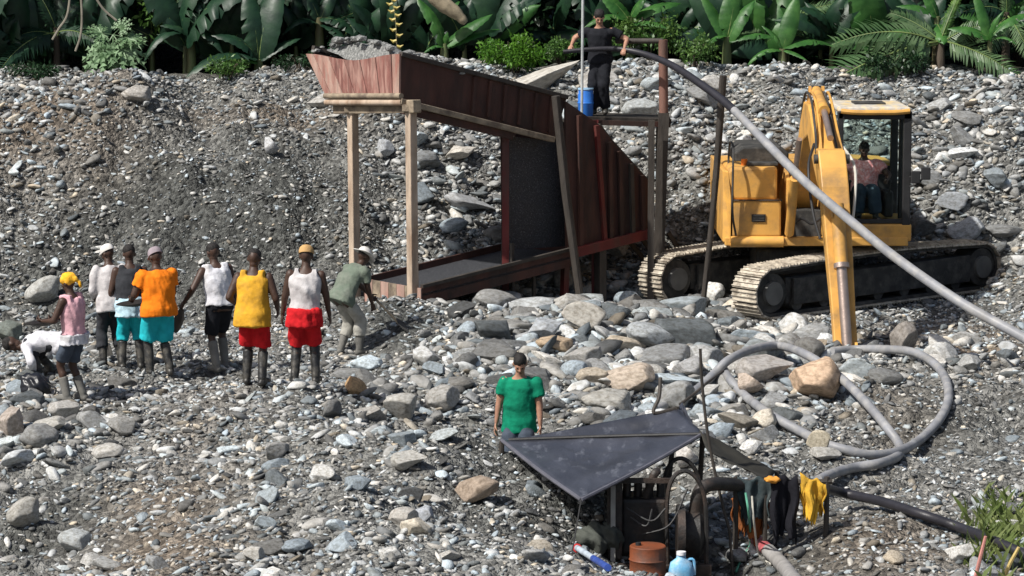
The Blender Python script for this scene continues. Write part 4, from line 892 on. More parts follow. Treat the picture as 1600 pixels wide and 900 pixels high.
def make_head():
    mb = MB(); mb.sph((0, -.012, .025), (.074, .094, .098), 18, 12); mb.sph((0, .022, -.055), (.056, .066, .062), 14, 9); mb.sph((0, .055, -.098), (.026, .026, .022), 10, 7)
    mb.sph((0, .072, .022), (.05, .018, .014), 10, 7); mb.tube([(0, .080, .018), (0, .102, -.022), (0, .085, -.032)], [.010, .017, .012], 8)
    for s in (-1, 1):
        mb.sph((s*.018, .088, -.027), (.011, .011, .009), 8, 6); mb.sph((s*.078, -.008, -.005), (.010, .022, .032), 10, 7); mb.sph((s*.042, .058, -.015), (.022, .025, .02), 10, 7)
    mb.sph((0, .082, -.060), (.024, .012, .010), 10, 7)
    me = voxel(mb.mesh('head'), .0105, 2, None, Vector((0, 0, 0))); v = np.array([q.co[:] for q in me.vertices]); f = [tuple(p_.vertices) for p_ in me.polygons]; bpy.data.meshes.remove(me); return v, f
HEAD = make_head()
def ik(a, c, l1, l2, hint):
    d = c - a; L_ = min(d.length, (l1+l2)*.995); dn = d.normalized(); c = a + dn*L_
    x_ = (l1*l1 - l2*l2 + L_*L_)/(2*L_); h_ = math.sqrt(max(l1*l1 - x_*x_, 0)); hint = Vector(hint); hp = (hint - dn*hint.dot(dn)).normalized(); return a + dn*x_ + hp*h_, c
def ell(c, ax, fw, a, b, n=18):
    return [c + ax*(a*cos(2*pi*k/n)) + fw*(b*sin(2*pi*k/n)) for k in range(n)]
def person(label, base, yaw, Ht, skin, pose, fit, group=None):
    k = Ht/1.72; yaw = RAD(yaw); Rz = Matrix.Rotation(yaw, 3, 'Z'); base = Vector(base)
    w_ = lambda p: base + Rz @ (Vector(p)*k)
    dirw = lambda p: (Rz @ Vector(p)).normalized()
    t = thing('person', label, 'person', base, group)
    bw = pose.get('build', 1.0)*1.10
    hip = Vector(pose.get('hip', (0, 0, .90))); lf, ls = [RAD(q) for q in pose.get('lean', (3, 0))]; tw = RAD(pose.get('twist', 0)); bend = RAD(pose.get('curve', 6))
    sd = lambda a: Vector((sin(ls)*cos(a), sin(a)*cos(ls), cos(a)*cos(ls)))
    d1 = sd(lf).normalized(); d2 = sd(lf + bend).normalized(); ax = Vector((cos(tw), sin(tw), 0)); ax = (ax - d2*ax.dot(d2)).normalized(); axh = Vector((1, 0, 0))
    chest = hip + d1*.28; neck = chest + d2*.26; hp_, hy = [RAD(q) for q in pose.get('head', (0, 0))]
    sw = .172*(1.1 + (bw-1.1)*.45); sh = [neck - d2*.075 - ax*sw, neck - d2*.075 + ax*sw]
    fwd = ax.cross(d2)*-1
    fwd = d2.cross(ax)
    fw1 = d1.cross(axh)
    fwd = fwd if fwd.y*1 + fwd.z*0 > -9 else fwd
    # forward axis must point to +y when upright
    if Vector((0, 0, 1)).cross(Vector((1, 0, 0))).y < 0: fwd = -fwd; fw1 = -fw1
    HL = [hip + Vector((-.085, 0, -.02)), hip + Vector((.085, 0, -.02))]
    feet = [Vector(q) for q in pose.get('feet', ((-.13, 0, 0), (.13, .03, 0)))]; fyaw = pose.get('fyaw', (12, -12))
    kn = []; an = []
    for i in (0, 1):
        a = feet[i] + Vector((0, 0, .085)); kk, aa = ik(HL[i], a, .425, .42, pose.get('knee', (0, 1, .1))); kn.append(kk); an.append(aa)
    hands = [Vector(q) for q in pose.get('hands', ((-.27, .08, .80), (.27, .08, .80)))]; el = []; wr = []
    for i in (0, 1):
        e, q = ik(sh[i], hands[i], .285, .255, pose.get('elbow', ((-.5, -1, -.3), (.5, -1, -.3)))[i]); el.append(e); wr.append(q)
    # ---- body
    mb = MB(); T_ = lambda p: w_(p)
    prof = ((-.09, .150, .105), (0, .158, .115), (.12, .138, .10), (.28, .160, .112), (.42, .165, .105), (.47, .135, .085), (.505, .095, .07), (.54, .058, .056))
    def spine(s): return hip + d1*min(s, .28) + d2*max(0, s-.28)
    def trings(off, lo, hi, n=18, loose=0, extra=()):
        out = []
        ss = [lo] + [q[0] for q in prof if lo < q[0] < hi] + [hi]
        for s in ss:
            a = np.interp(s, [q[0] for q in prof], [q[1] for q in prof])*bw; b = np.interp(s, [q[0] for q in prof], [q[2] for q in prof])*bw
            u = min(1, max(0, (s-.05)/.3)); axx = axh.lerp(ax, u).normalized(); ff = fw1.lerp(fwd, u).normalized(); l = loose*max(0, (.3-s)/.4)
            out.append([T_(p) for p in ell(spine(s), axx, ff, a+off+l, b+off+l*.8, n)])
        return out
    mb.loft(trings(0, -.09, .53))
    for i in (0, 1):
        caps(mb, T_(HL[i]), T_(kn[i]), .082*k*bw, .058*k); caps(mb, T_(kn[i]), T_(an[i]), .056*k, .038*k)
        calf = kn[i].lerp(an[i], .3) + (kn[i]-an[i]).cross(Vector((1, 0, 0))).normalized()*-.012; mb.sph(T_(calf), .056*k, 12, 8)
        caps(mb, T_(sh[i]), T_(el[i]), .052*k*bw, .042*k*bw); caps(mb, T_(el[i]), T_(wr[i]), .043*k*bw, .028*k)
        mb.sph(T_(sh[i] - d2*.01), .053*k*bw, 12, 8)
        fd = Matrix.Rotation(RAD(fyaw[i]), 3, 'Z') @ Vector((0, 1, 0)); caps(mb, T_(an[i] - Vector((0, 0, .035))), T_(an[i] + fd*.13 - Vector((0, 0, .05))), .04*k, .03*k)
    hc = neck + (d2*.7 + Vector((0, 0, .5))).normalized()*.142 + Vector((0, .022, 0))*(1 if abs(lf) < .6 else .5)
    caps(mb, T_(neck - d2*.03), T_(hc - Vector((0, 0, .04))), .060*k, .056*k)
    V0 = np.array(mb.V); c0 = Vector((V0.min(0)+V0.max(0))/2); mb.V = [tuple(q) for q in V0 - np.array(c0)]
    bme = voxel(mb.mesh('body'), .021, 2, None, c0)
    bv = np.array([q.co[:] for q in bme.vertices]) + np.array(c0); full = MB(); full.add([Vector(q) for q in bv], [tuple(p_.vertices) for p_ in bme.polygons]); bpy.data.meshes.remove(bme)
    lean_h = pose.get('headlean', .6)*(lf+bend)
    Rh = Rz @ Matrix.Rotation(hy, 3, 'Z') @ Matrix.Rotation(-(hp_ + lean_h), 3, 'X')
    hw = T_(hc); full.add([hw + Rh @ (Vector(q)*k*1.04) for q in HEAD[0]], HEAD[1])
    hands_kind = pose.get('grip', ('relax', 'relax'))
    for i in (0, 1):
        dz = (T_(el[i]) - T_(wr[i])).normalized(); pal = dirw(pose.get('palm', ((1, .2, 0), (-1, .2, 0)))[i]); yv = (pal - dz*pal.dot(dz)).normalized(); xv = yv.cross(dz)
        M = Matrix((xv, yv, dz)).transposed(); hv, hf = HAND[hands_kind[i]]; m_ = -1 if i == 1 else 1
        full.add([T_(wr[i]) + dz*.012 + M @ Vector((q[0]*m_*k, q[1]*k, q[2]*k)) for q in hv], hf if m_ == 1 else [tuple(reversed(q)) for q in hf])
    full.build('body', skin, t, smooth=False); bo = t.children[-1] if t.children else None
    for o in t.children: o.data.polygons.foreach_set('use_smooth', [True]*len(o.data.polygons))
    for s in (-1, 1): MB().sph(hw + Rh @ Vector((s*.030*k, .082*k, .004*k)), .0115*k, 10, 7).build('eye', M_eye, t, smooth=True)
    MB().sph(hw + Rh @ Vector((0, .094*k, -.062*k)), (.022*k, .006*k, .006*k), 10, 6, Rh).build('mouth', M_lip, t, smooth=True)
    # ---- hair / hat
    def hp(*q): return hw + Rh @ (Vector(q)*k)
    hat = fit.get('hat')
    MB().sph(hp(0, -.016, .050), (.086*k, .100*k, .090*k), 18, 12, Rh).build('hair', M_hair, t, remesh=.012, folds=(.012, 30))
    if hat:
        kind, hm = hat
        if kind == 'wrap':
            mb = MB(); mb.sph(hp(0, -.02, .05), (.104*k, .119*k, .097*k), 18, 12, Rh); mb.sph(hp(.0, -.125, .01), (.04*k, .04*k, .045*k), 12, 8, Rh); mb.tube([hp(.02, -.13, .0), hp(.035, -.15, -.06), hp(.04, -.14, -.11)], [.026, .024, .012], 8); mb.build('head_wrap', hm, t, remesh=.012, folds=(.014, 26))
        else:
            mb = MB(); rings = []
            for zz, rr in ((.028, 1.0), (.07, .99), (.105, .86), (.128, .6), (.138, .25)): rings.append([hp(.093*rr*cos(2*pi*j/20), -.018 + .110*rr*sin(2*pi*j/20), zz) for j in range(20)])
            mb.loft(rings); cp = mb.build('cap', hm, t, smooth=True)
            if kind == 'cap':
                vy = RAD(fit.get('capturn', 0)); q = [(cos(a)*.072, .075 + sin(a)*.085) for a in np.linspace(0, pi, 11)]; q = [(x_*cos(vy) - (y_+.0)*sin(vy), x_*sin(vy) + y_*cos(vy)) for x_, y_ in q]
                MB().prism([hp(a, b_-.015, .032 - .12*max(0, b_-.1)) for a, b_ in q], Rh @ Vector((0, 0, .008))).build('visor', fit.get('visor', hm), cp)
            else:
                mb = MB(); mb.loft([[hp(.165*cos(2*pi*j/24)*q, -.018 + .18*sin(2*pi*j/24)*q, zz + .02*cos(4*pi*j/24)*(q > .8)) for j in range(24)] for q, zz in ((.55, .030), (1, .022), (1, .030), (.55, .040))], cap=True); mb.build('brim', hm, cp, smooth=True)
    # ---- clothes
    top = fit.get('top')
    if top:
        kind, tm, hem = top[:3]; mb = MB(); mb.loft(trings(.024, hem, .515 if kind != 'tank' else .475, loose=fit.get('loose', .03)))
        if kind != 'tank':
            fr_ = .62 if kind == 'tee' else 2.0
            for i in (0, 1):
                mb.sph(T_(sh[i] - d2*.016), .069*k*bw, 14, 9)
                if kind == 'tee': mb.cyl(T_(sh[i]), T_(sh[i].lerp(el[i], fr_)), .070*k*bw, .073*k*bw, 14)
                else: caps(mb, T_(sh[i]), T_(el[i]), .070*k*bw, .060*k*bw); mb.cyl(T_(el[i]), T_(el[i].lerp(wr[i], .85)), .062*k*bw, .05*k*bw, 14)
        else:
            for i in (0, 1): mb.beam(T_(sh[i].lerp(neck, .42) - d2*.10), T_(sh[i].lerp(neck, .42) + d2*.045), .075*k, .185*k*bw, dirw(fwd))
        mb.build('shirt' if kind != 'tank' else 'vest', tm, t, remesh=.017, folds=(fit.get('fold', .026), 11), sm=3)
    bt = fit.get('bottom')
    if bt:
        kind, bm_, ln = bt; mb = MB(); lo_ = -.07
        mb.loft(trings(.014, lo_, fit.get('waist', .02), loose=.0))
        for i in (0, 1):
            a = HL[i] + Vector((0, 0, .02)); r0 = .092*k*bw
            if ln <= 1: e = a.lerp(kn[i], ln); mb.cyl(T_(a), T_(e), r0, fit.get('legw', .105)*.86*k*bw, 16); mb.sph(T_(a), r0, 14, 9)
            else:
                caps(mb, T_(a), T_(kn[i]), r0, .082*k*bw, 14); mb.cyl(T_(kn[i]), T_(kn[i].lerp(an[i], ln-1)), .08*k*bw, .078*k*bw, 14)
        mb.build(kind, bm_, t, remesh=.017, folds=(.026, 12), sm=3)
    if fit.get('band'):
        MB().loft(trings(.040, fit['band'][1], fit['band'][2], loose=.02)).build(fit['band'][3] if len(fit['band']) > 3 else 'waist_cloth', fit['band'][0], t, remesh=.014, folds=(.035, 14), sm=2)
    for i in (0, 1):
        if fit.get('boots'):
            bm_, hgt = fit['boots']; mb = MB(); fd = Matrix.Rotation(RAD(fyaw[i]), 3, 'Z') @ Vector((0, 1, 0)); sb = an[i]
            mb.cyl(T_(sb.lerp(kn[i], hgt)), T_(sb), .068*k, .054*k, 14); caps(mb, T_(sb - Vector((0, 0, .03))), T_(sb + fd*.145 - Vector((0, 0, .038))), .055*k, .045*k); mb.sph(T_(sb - fd*.03 - Vector((0, 0, .04))), .046*k, 12, 8)
            mb.build('boot', bm_, t, remesh=.013, folds=(.008, 14), sm=2)
    return {'t': t, 'hands': [T_(q) + (T_(q)-T_(e)).normalized()*.085*k for q, e in zip(wr, el)], 'w': w_, 'dir': dirw, 'root': base}
C_white = cloth('white_cotton', (.62, .62, .66), (.40, .39, .38), .6); C_orange = cloth('orange_cotton', (.80, .20, .012)); C_turq = cloth('turquoise_cotton', (.02, .42, .48)); C_must = cloth('mustard_cotton', (.62, .33, .03), (.45, .25, .05))
C_red = cloth('red_cotton', (.52, .015, .02), (.32, .01, .012)); C_pink = cloth('pink_cotton', (.62, .36, .40)); C_green = cloth('green_shirt', (.005, .20, .11), (.004, .14, .08)); C_black = cloth('black_cotton', (.014, .015, .019)); C_navy = cloth('slate_cotton', (.06, .075, .10))
C_check = mat('red_checked_cotton', (.60, .22, .22), .9, var=.2, scale=9, col2=(.75, .50, .50), amt=.9, scale2=28, bump=.3, bscale=22); C_jean = cloth('blue_denim', (.035, .05, .07)); C_grn = cloth('faded_green_cotton', (.13, .16, .125), (.20, .21, .18)); C_khaki = cloth('muddy_khaki', (.36, .35, .31), (.18, .17, .15)); C_pale = cloth('pale_grey_cotton', (.52, .50, .50), (.33, .30, .30)); C_lblue = cloth('light_blue_cotton', (.42, .58, .66)); C_tan = cloth('tan_cap', (.45, .28, .12)); C_yel = cloth('yellow_cotton', (.80, .42, .03), (.85, .58, .18)); C_grey = cloth('grey_cap', (.26, .22, .24)); C_char = cloth('charcoal_cotton', (.035, .037, .042)); C_capw = cloth('off_white_cap', (.60, .58, .55))
GR = 'miners working along the bank'
def on(px, py): return G(px, py)
M_pan = mat('black_batea', (.022, .018, .015), .5, var=.3, bump=.2)
def pan(c, nrm, r, label, m=M_pan, grp=None):
    x_, n, z_ = frame(nrm, (0, 0, 1)); mb = MB(); c = Vector(c)
    prof = [(0, -.085), (.35, -.07), (.7, -.035), (1.0, 0), (1.05, .012), (1.0, .016), (.7, -.018), (.35, -.052), (0.001, -.066)]
    mb.loft([[c + n*h_*r*2.6 + (x_*cos(2*pi*j/24) + z_*sin(2*pi*j/24))*max(q, .001)*r for j in range(24)] for q, h_ in prof], cap=False)
    o = mb.build('gold_pan', m, smooth=True); return tag(o, label, 'pan', grp)
def shovel(a, b, label, blade=.26):
    a = Vector(a); b = Vector(b); t = thing('shovel', label, 'shovel', b); d = (b-a).normalized(); x_, _, z_ = frame(d)
    MB().cyl(a, b - d*.1, .019, .021, 9).build('shaft', mat('shovel_wood', (.40, .32, .22), .7), t, smooth=True)
    MB().cyl(a - x_*.06, a + x_*.06, .018, n=8).build('handle', M_dwood, t); q = b - d*.1
    MB().loft([[q + d*u*blade + x_*w2*s + z_*(.03*(1-abs(s)) + h2) for s, h2 in ((-1, .02), (-.5, .0), (0, -.01), (.5, 0), (1, .02), (1, .026), (0, -.002), (-1, .026))] for u, w2 in ((-.25, .02), (0, .09), (.5, .11), (.85, .075), (1.0, .015))]).build('blade', M_steel, t)
def workers():
    # woman, yellow head wrap
    b = on(118, 628); p = person('woman in yellow head wrap and pink sleeveless top holding a pan', b, 62, 1.68, SK_D,
      dict(hands=((-.20, .36, 1.08), (.17, .40, 1.07)), grip=('grip', 'grip'), palm=((.6, -.2, 1), (-.6, -.2, 1)), lean=(2, 0), head=(18, 0), feet=((-.10, .06, 0), (.11, -.05, 0))),
      dict(hat=('wrap', C_yel), top=('tank', C_pink, .0), band=(C_white, -.13, .02), bottom=('shorts', C_navy, .86), boots=(M_gboot, .62), legw=.09, loose=.01), GR)
    pan(p['w']((0, .50, 1.03)), p['dir']((0, .1, 1)), .25, 'dark shallow gold pan held out by the woman in the yellow head wrap')
    # crouching
    b = on(66, 588); person('worker in a dusty white shirt bent double over the stones', b, 92, 1.7, SK_D,
      dict(hip=(0, -.26, .44), lean=(80, 0), curve=30, head=(15, 0), headlean=.8, feet=((-.16, .02, 0), (.14, -.12, 0)), hands=((-.20, .10, .10), (.20, .14, .10)), elbow=((-1, -.2, .2), (1, -.2, .2))),
      dict(top=('long', C_white, -.04), bottom=('trousers', C_char, 1.5), boots=(M_boot, .5), loose=.05), GR)
    # pale shirt + cap, behind
    b = on(176, 572); p = person('worker in pale shirt and light cap gripping a shovel', b, 25, 1.70, SK_D,
      dict(hands=((-.18, .26, .95), (.12, .34, 1.02)), grip=('grip', 'grip'), head=(22, 30), lean=(8, 0)), dict(hat=('cap', C_capw), top=('long', C_pale, -.14), bottom=('trousers', C_char, 1.6), boots=(M_boot, .7)), GR)
    h_ = p['hands'][0]; ft = on(171, 556); shovel(h_ + Vector((.0, .0, .14)), Vector((ft.x-.02, h_.y + .12, H(ft.x, h_.y + .12) + .06)), 'shovel with a pale wooden shaft beside the worker in the pale shirt')
    # black vest, turquoise trousers
    b = on(206, 578); person('worker in black vest and turquoise trousers behind the orange shirt', b, 12, 1.76, SK_D,
      dict(hands=((-.28, .12, .84), (.27, .14, .86)), head=(20, 0), lean=(5, 0)), dict(top=('tank', C_char, .06), band=(C_lblue, -.17, .10), bottom=('trousers', C_turq, 1.25), boots=(M_boot, .75)), GR)
    # orange shirt
    b = on(250, 588); p = person('heavy worker in orange T-shirt and turquoise shorts holding a black pan', b, 28, 1.75, SK_D,
      dict(build=1.2, hands=((-.27, .30, 1.00), (.20, .36, .98)), grip=('grip', 'grip'), palm=((.6, -.2, 1), (-.6, -.2, 1)), head=(26, 10), lean=(4, 0), feet=((-.12, .05, 0), (.13, -.04, 0))),
      dict(hat=('cap', C_grey), top=('tee', C_orange, -.10), bottom=('shorts', C_turq, 1.0), boots=(M_boot, .85), legw=.115, loose=.04), GR)
    pan(p['w']((-.16, .44, .94)), p['dir']((-.1, .05, 1)), .26, 'black gold pan tilted against the waist of the worker in orange')
    # white vest, black shorts
    b = on(345, 582); p = person('tall worker in white vest and black shorts swinging a pan at his side', b, 28, 1.78, SK_D,
      dict(hands=((-.46, .14, .92), (.27, .04, .80)), grip=('grip', 'relax'), head=(22, 0), lean=(5, -4), feet=((-.09, -.08, 0), (.11, .12, 0))),
      dict(top=('tank', C_white, -.02), bottom=('shorts', C_black, .95), boots=(M_gboot, .8), legw=.10), GR)
    h_ = p['hands'][0]; pan(h_ + Vector((-.02, -.03, -.17)), (-.93, .30, .2), .17, 'dark brown pan hanging from the hand of the worker in black shorts', mat('brown_batea', (.03, .022, .017), .6))
    # mustard vest
    b = on(396, 603); person('worker in mustard yellow vest and red shorts looking down at the bank', b, -8, 1.75, SK_D,
      dict(hands=((-.24, .20, .98), (.27, .22, .92)), head=(30, 0), lean=(6, 0), feet=((-.10, .05, 0), (.12, -.04, 0)), build=1.05), dict(top=('tank', C_must, -.16), bottom=('shorts', C_red, .96), boots=(M_boot, .85), loose=.045, legw=.115), GR)
    # white vest, red shorts
    b = on(477, 601); p = person('worker in tan cap, white vest and red shorts with a red shirt tied on', b, 0, 1.74, SK_D,
      dict(hands=((-.28, .10, .84), (.30, .12, .82)), head=(16, 0), lean=(2, 2)), dict(hat=('cap', C_tan), top=('tank', C_pale, -.02), band=(C_red, -.18, .05, 'tied_shirt'), bottom=('shorts', C_red, 1.0), boots=(M_boot, .95), legw=.115, loose=.008), GR)
    # bent, green-grey shirt
    b = on(545, 556); p = person('stooping worker in faded green shirt and pale hat shovelling below the sluice', b, -48, 1.72, SK_D,
      dict(hip=(0, -.12, .86), lean=(30, 0), curve=16, head=(10, 0), feet=((-.12, -.05, 0), (.12, .10, 0)), hands=((-.10, .50, .80), (.14, .36, .62)), grip=('grip', 'grip')),
      dict(hat=('brim', C_capw), top=('tee', C_grn, -.10), bottom=('trousers', C_khaki, 1.55), boots=(M_gboot, .6), loose=.05), GR)
    a, c = p['hands']; d = (c-a).normalized(); e = c + Vector((.42, .18, 0)); e.z = H(e.x, e.y) + .05; shovel(a + (a-c).normalized()*.05, e, 'dark shovel in the hands of the stooping worker below the sluice')
    # man on the platform
    b = P(938, 182, 46.95); b.z += .03; p = person('man dressed in black standing on the platform holding a black pipe', b, 165, 1.72, SK_L,
      dict(hands=((-.44, .20, 1.08), (.44, .20, 1.12)), grip=('grip', 'grip'), head=(24, 20), lean=(4, 0), elbow=((-1, -.3, -.5), (1, -.3, -.5)), palm=((0, .2, -1), (0, .2, -1)), feet=((-.08, 0, 0), (.10, .03, 0))),
      dict(top=('tee', C_black, -.06), bottom=('trousers', C_black, 1.92), boots=(M_boot, .3), loose=.02))
    # operator
    s = EXC['seat']; fz = EXC['floor']; b = Vector((s.x-.03, s.y, fz)); hz = (s.z - fz + .12)/1.0
    person('excavator driver in red checked shirt and jeans seated in the cab', b, 180, 1.70, SK_D,
      dict(build=1.2, hip=(0, .02, hz), lean=(-4, 0), head=(12, 0), feet=((-.14, .52, .02), (.14, .50, .02)), knee=(0, .6, 1), hands=((-.34, .38, hz+.22), (.34, .38, hz+.22)), grip=('grip', 'grip'), elbow=((-1, -.3, -.6), (1, -.3, -.6))),
      dict(top=('tee', C_check, -.04), bottom=('trousers', C_jean, 1.9), boots=(M_boot, .4), loose=.03))
    # green shirt
    b = Vector((.085, 33.1, H(.085, 33.1))); p = person('man in bright green shirt looking down in the trench behind the tarpaulin', b, 172, 1.66, SK_L,
      dict(hands=((-.27, .10, .80), (.28, .06, .80)), head=(26, 8), lean=(4, -2), elbow=((-.7, -1, -.3), (.7, -1, -.3))), dict(top=('tee', C_green, -.16), bottom=('trousers', C_navy, 1.6), boots=(M_boot, .7), loose=.03))
workers()
# ============================================================ HOSES, TARPAULIN, PUMP, CLUTTER
M_hose = mat('grey_hose', (.22, .225, .24), .5, var=.25, scale=4, col2=(.33, .32, .30), amt=.6, scale2=6, bump=.1); M_bhose = mat('black_hose', (.022, .021, .026), .45, var=.3, bump=.1)
M_tarp = mat('black_tarpaulin', (.040, .043, .055), .36, var=.45, scale=2.5, col2=(.17, .18, .21), amt=.6, scale2=7, bump=.8, bscale=6, lo=.57, hi=.74, spec=.5, stretch=(1, .5, 1))
M_iron = mat('oily_iron', (.022, .021, .020), .55, var=.5, scale=10, col2=(.06, .04, .03), amt=.7, bump=.3)
def hoses():
    pts = [P(*q) for q in ((880,81,46.74),(925,77,46.72),(970,77,46.70),(1012,86,46.4),(1050,102,45.8),(1090,128,45.0),(1140,166,44.1),(1200,226,42.9),(1260,286,41.9),(1330,346,40.9),(1400,403,40.0),(1500,472,39.0),(1600,528,38.3),(1700,590,37.4))]
    m = 13*8+1; rr = [.034 + .036*min(1, i/60) for i in range(m)]
    hs = thing('water_hose', 'long hose, black at the platform and grey below, sagging across the excavator', 'hose', pts[-1]); sp = spline(pts, 8)
    MB().tube(sp[:50], [r_*1.04 for r_ in rr[:50]], 10).build('black_section', M_bhose, hs, smooth=True); MB().tube(sp[48:], rr[48:], 10).build('grey_section', M_hose, hs, smooth=True)
    def gl(a, lift): return [G(x_, y_, lift if not isinstance(lift, list) else lift[i]) for i, (x_, y_) in enumerate(a)]
    A = [(1000,655),(1040,636),(1085,612),(1115,585),(1140,562),(1180,545),(1220,543),(1262,556),(1310,588),(1350,626),(1385,668),(1406,698),(1402,714),(1375,726),(1335,732),(1305,740),(1278,752)]
    tag(MB().tube(spline(gl(A, [.06,.08,.12,.22,.32,.36,.34,.32,.28,.22,.14,.10,.09,.09,.09,.12,.2]), 7), .060, 10).build('coiled_hose', M_hose, smooth=True), 'grey hose arching over the tan boulder and down to the yellow cloth', 'hose')
    B = [(1300,549),(1340,546),(1385,547),(1425,553),(1456,566),(1476,590),(1482,622),(1470,655),(1442,686),(1405,706),(1360,711),(1318,703),(1285,692),(1250,676),(1205,650),(1165,620),(1142,595),(1128,575)]
    tag(MB().tube(spline(gl(B, [.10,.12,.12,.12,.12,.10,.09,.08,.07,.06,.07,.07,.08,.08,.08,.10,.14,.2]), 7), .060, 10).build('coiled_hose', M_hose, smooth=True), 'grey hose forming the wide loop around the dirt beside the excavator stick', 'hose')
    C_ = [(1272,758),(1320,772),(1380,786),(1440,804),(1500,826),(1560,848),(1625,880)]
    tag(MB().tube(spline(gl(C_, [.42,.22,.12,.10,.10,.10,.10]), 7), .055, 10).build('suction_hose', M_bhose, smooth=True), 'black hose running from the yellow cloth toward the green plants', 'hose')
hoses()
def tarpaulin():
    L_, Bo, Rr, Tp = P(784, 688, 31.6), P(908, 781, 29.3), P(1098, 678, 31.0), P(1058, 638, 31.9)
    g = G(900, 800); t = thing('tarpaulin', 'black plastic tarpaulin stretched as a low tent roof over the pump', 'tarpaulin', Vector((Bo.x, 30.5, H(Bo.x, 30.5))))
    def sheet(q, nm, sag, n=22, noise=.05):
        a, b, c, d = q; V = []
        for i in range(n+1):
            for j in range(n+1):
                u, v = i/n, j/n; p = a.lerp(b, u).lerp(d.lerp(c, u), v); w2 = sin(pi*u)*sin(pi*v)
                V.append(p - ZZ*(sag*w2) + ZZ*noise*float(fbm(np.array([u*5.+v*2]), np.array([v*5.]), 31, 3)[0])*(.25+w2))
        mb = MB().add(V, [(i*(n+1)+j, (i+1)*(n+1)+j, (i+1)*(n+1)+j+1, i*(n+1)+j+1) for i in range(n) for j in range(n)]); o = mb.build(nm, M_tarp, t, smooth=True)
        s_ = o.modifiers.new('thick', 'SOLIDIFY'); s_.thickness = .006; return o
    mid = P(790, 688, 31.55)
    sheet([L_, Bo, Rr, P(940, 684, 31.4)], 'front_sheet', .05)
    sheet([P(800, 687, 31.62), P(950, 683, 31.42), Rr + Vector((0, .03, .01)), Tp], 'back_sheet', .07)
    sheet([Tp, Rr, P(1082, 662, 31.6), P(1066, 628, 32.1)], 'flap', .05, 10)
    # hems and ridge cord
    M_hem = mat('tarp_hem', (.10, .10, .12), .5)
    for a, b in ((L_, Bo), (Bo, Rr)): MB().tube(spline([a, a.lerp(b, .5) - ZZ*.02, b], 6), .022, 7).build('hem', M_hem, t, smooth=True)
    MB().tube(spline([P(795, 687, 31.6), P(940, 682, 31.38), Rr], 6), .02, 7).build('ridge_cord', M_blk, t, smooth=True)
    # poles
    for a, gx_, gy_ in ((Tp + ZZ*.02, 1040, 31.8), (Rr, 1092, 31.0), (L_, 783, 31.6)):
        x_ = (gx_-800)/FPX*gy_; b = Vector((x_, gy_, H(x_, gy_) - .2)); MB().tube([a, a.lerp(b, .5), b], .03, 7).build('pole', M_dwood, t)
    q = Vector((Bo.x-.12, Bo.y-.3, H(Bo.x-.12, Bo.y-.3) - .03)); MB().tube([Bo, q], .008, 5).build('tie_cord', M_blk, t); MB().tube([q - ZZ*.1, q + ZZ*.12], .018, 6).build('peg', M_dwood, t)
    MB().tube(spline([P(1032, 590, 32.0), P(1030, 620, 31.9), P(1022, 645, 31.8), Tp], 6), .022, 7).build('bent_stick', M_dwood, t, smooth=True)
    MB().tube(spline([P(1062, 632, 32.1), P(1085, 615, 32.3), P(1105, 598, 32.5), P(1130, 580, 33.2)], 6), .016, 6).build('guy_rope', M_dwood, t)
    # second dark sheet to the right
    d = [P(1092, 672, 31.0), P(1106, 706, 30.6), P(1196, 752, 30.6), P(1214, 738, 31.2)]
    t2 = thing('dark_sheet', 'narrow dark sheet slung from the tent pole down to the hanging clothes', 'sheet', Vector((d[2].x, 31, H(d[2].x, 31))))
    V = []; n = 12
    for i in range(n+1):
        for j in range(n+1): u, v = i/n, j/n; V.append(d[0].lerp(d[3], u).lerp(d[1].lerp(d[2], u), v) - ZZ*.05*sin(pi*u)*sin(pi*v) + ZZ*.03*float(fbm(np.array([u*6.]), np.array([v*4.]), 3, 2)[0]))
    o = MB().add(V, [(i*(n+1)+j, (i+1)*(n+1)+j, (i+1)*(n+1)+j+1, i*(n+1)+j+1) for i in range(n) for j in range(n)]).build('sheet', mat('old_canvas', (.03, .028, .022), .8, var=.4), t2, smooth=True)
    o.modifiers.new('thick', 'SOLIDIFY').thickness = .008
    for q in (d[3], d[2]): MB().tube([q + ZZ*.02, Vector((q.x, q.y, H(q.x, q.y) - .2))], .028, 7).build('stake', M_dwood, t2)
    # thin whip pole with cord
    pp = spline([P(1094, 545, 30.6), P(1097, 600, 30.6), P(1106, 680, 30.55), P(1122, 760, 30.5), P(1140, 830, 30.4)], 6); e = pp[-1]; pp.append(Vector((e.x+.05, e.y, H(e.x+.05, e.y) - .1)))
    tag(MB().tube(pp, .017, 7).build('whip_pole', M_dwood, smooth=True), 'thin bowed pole standing upright between tent and hanging clothes', 'pole')
tarpaulin()
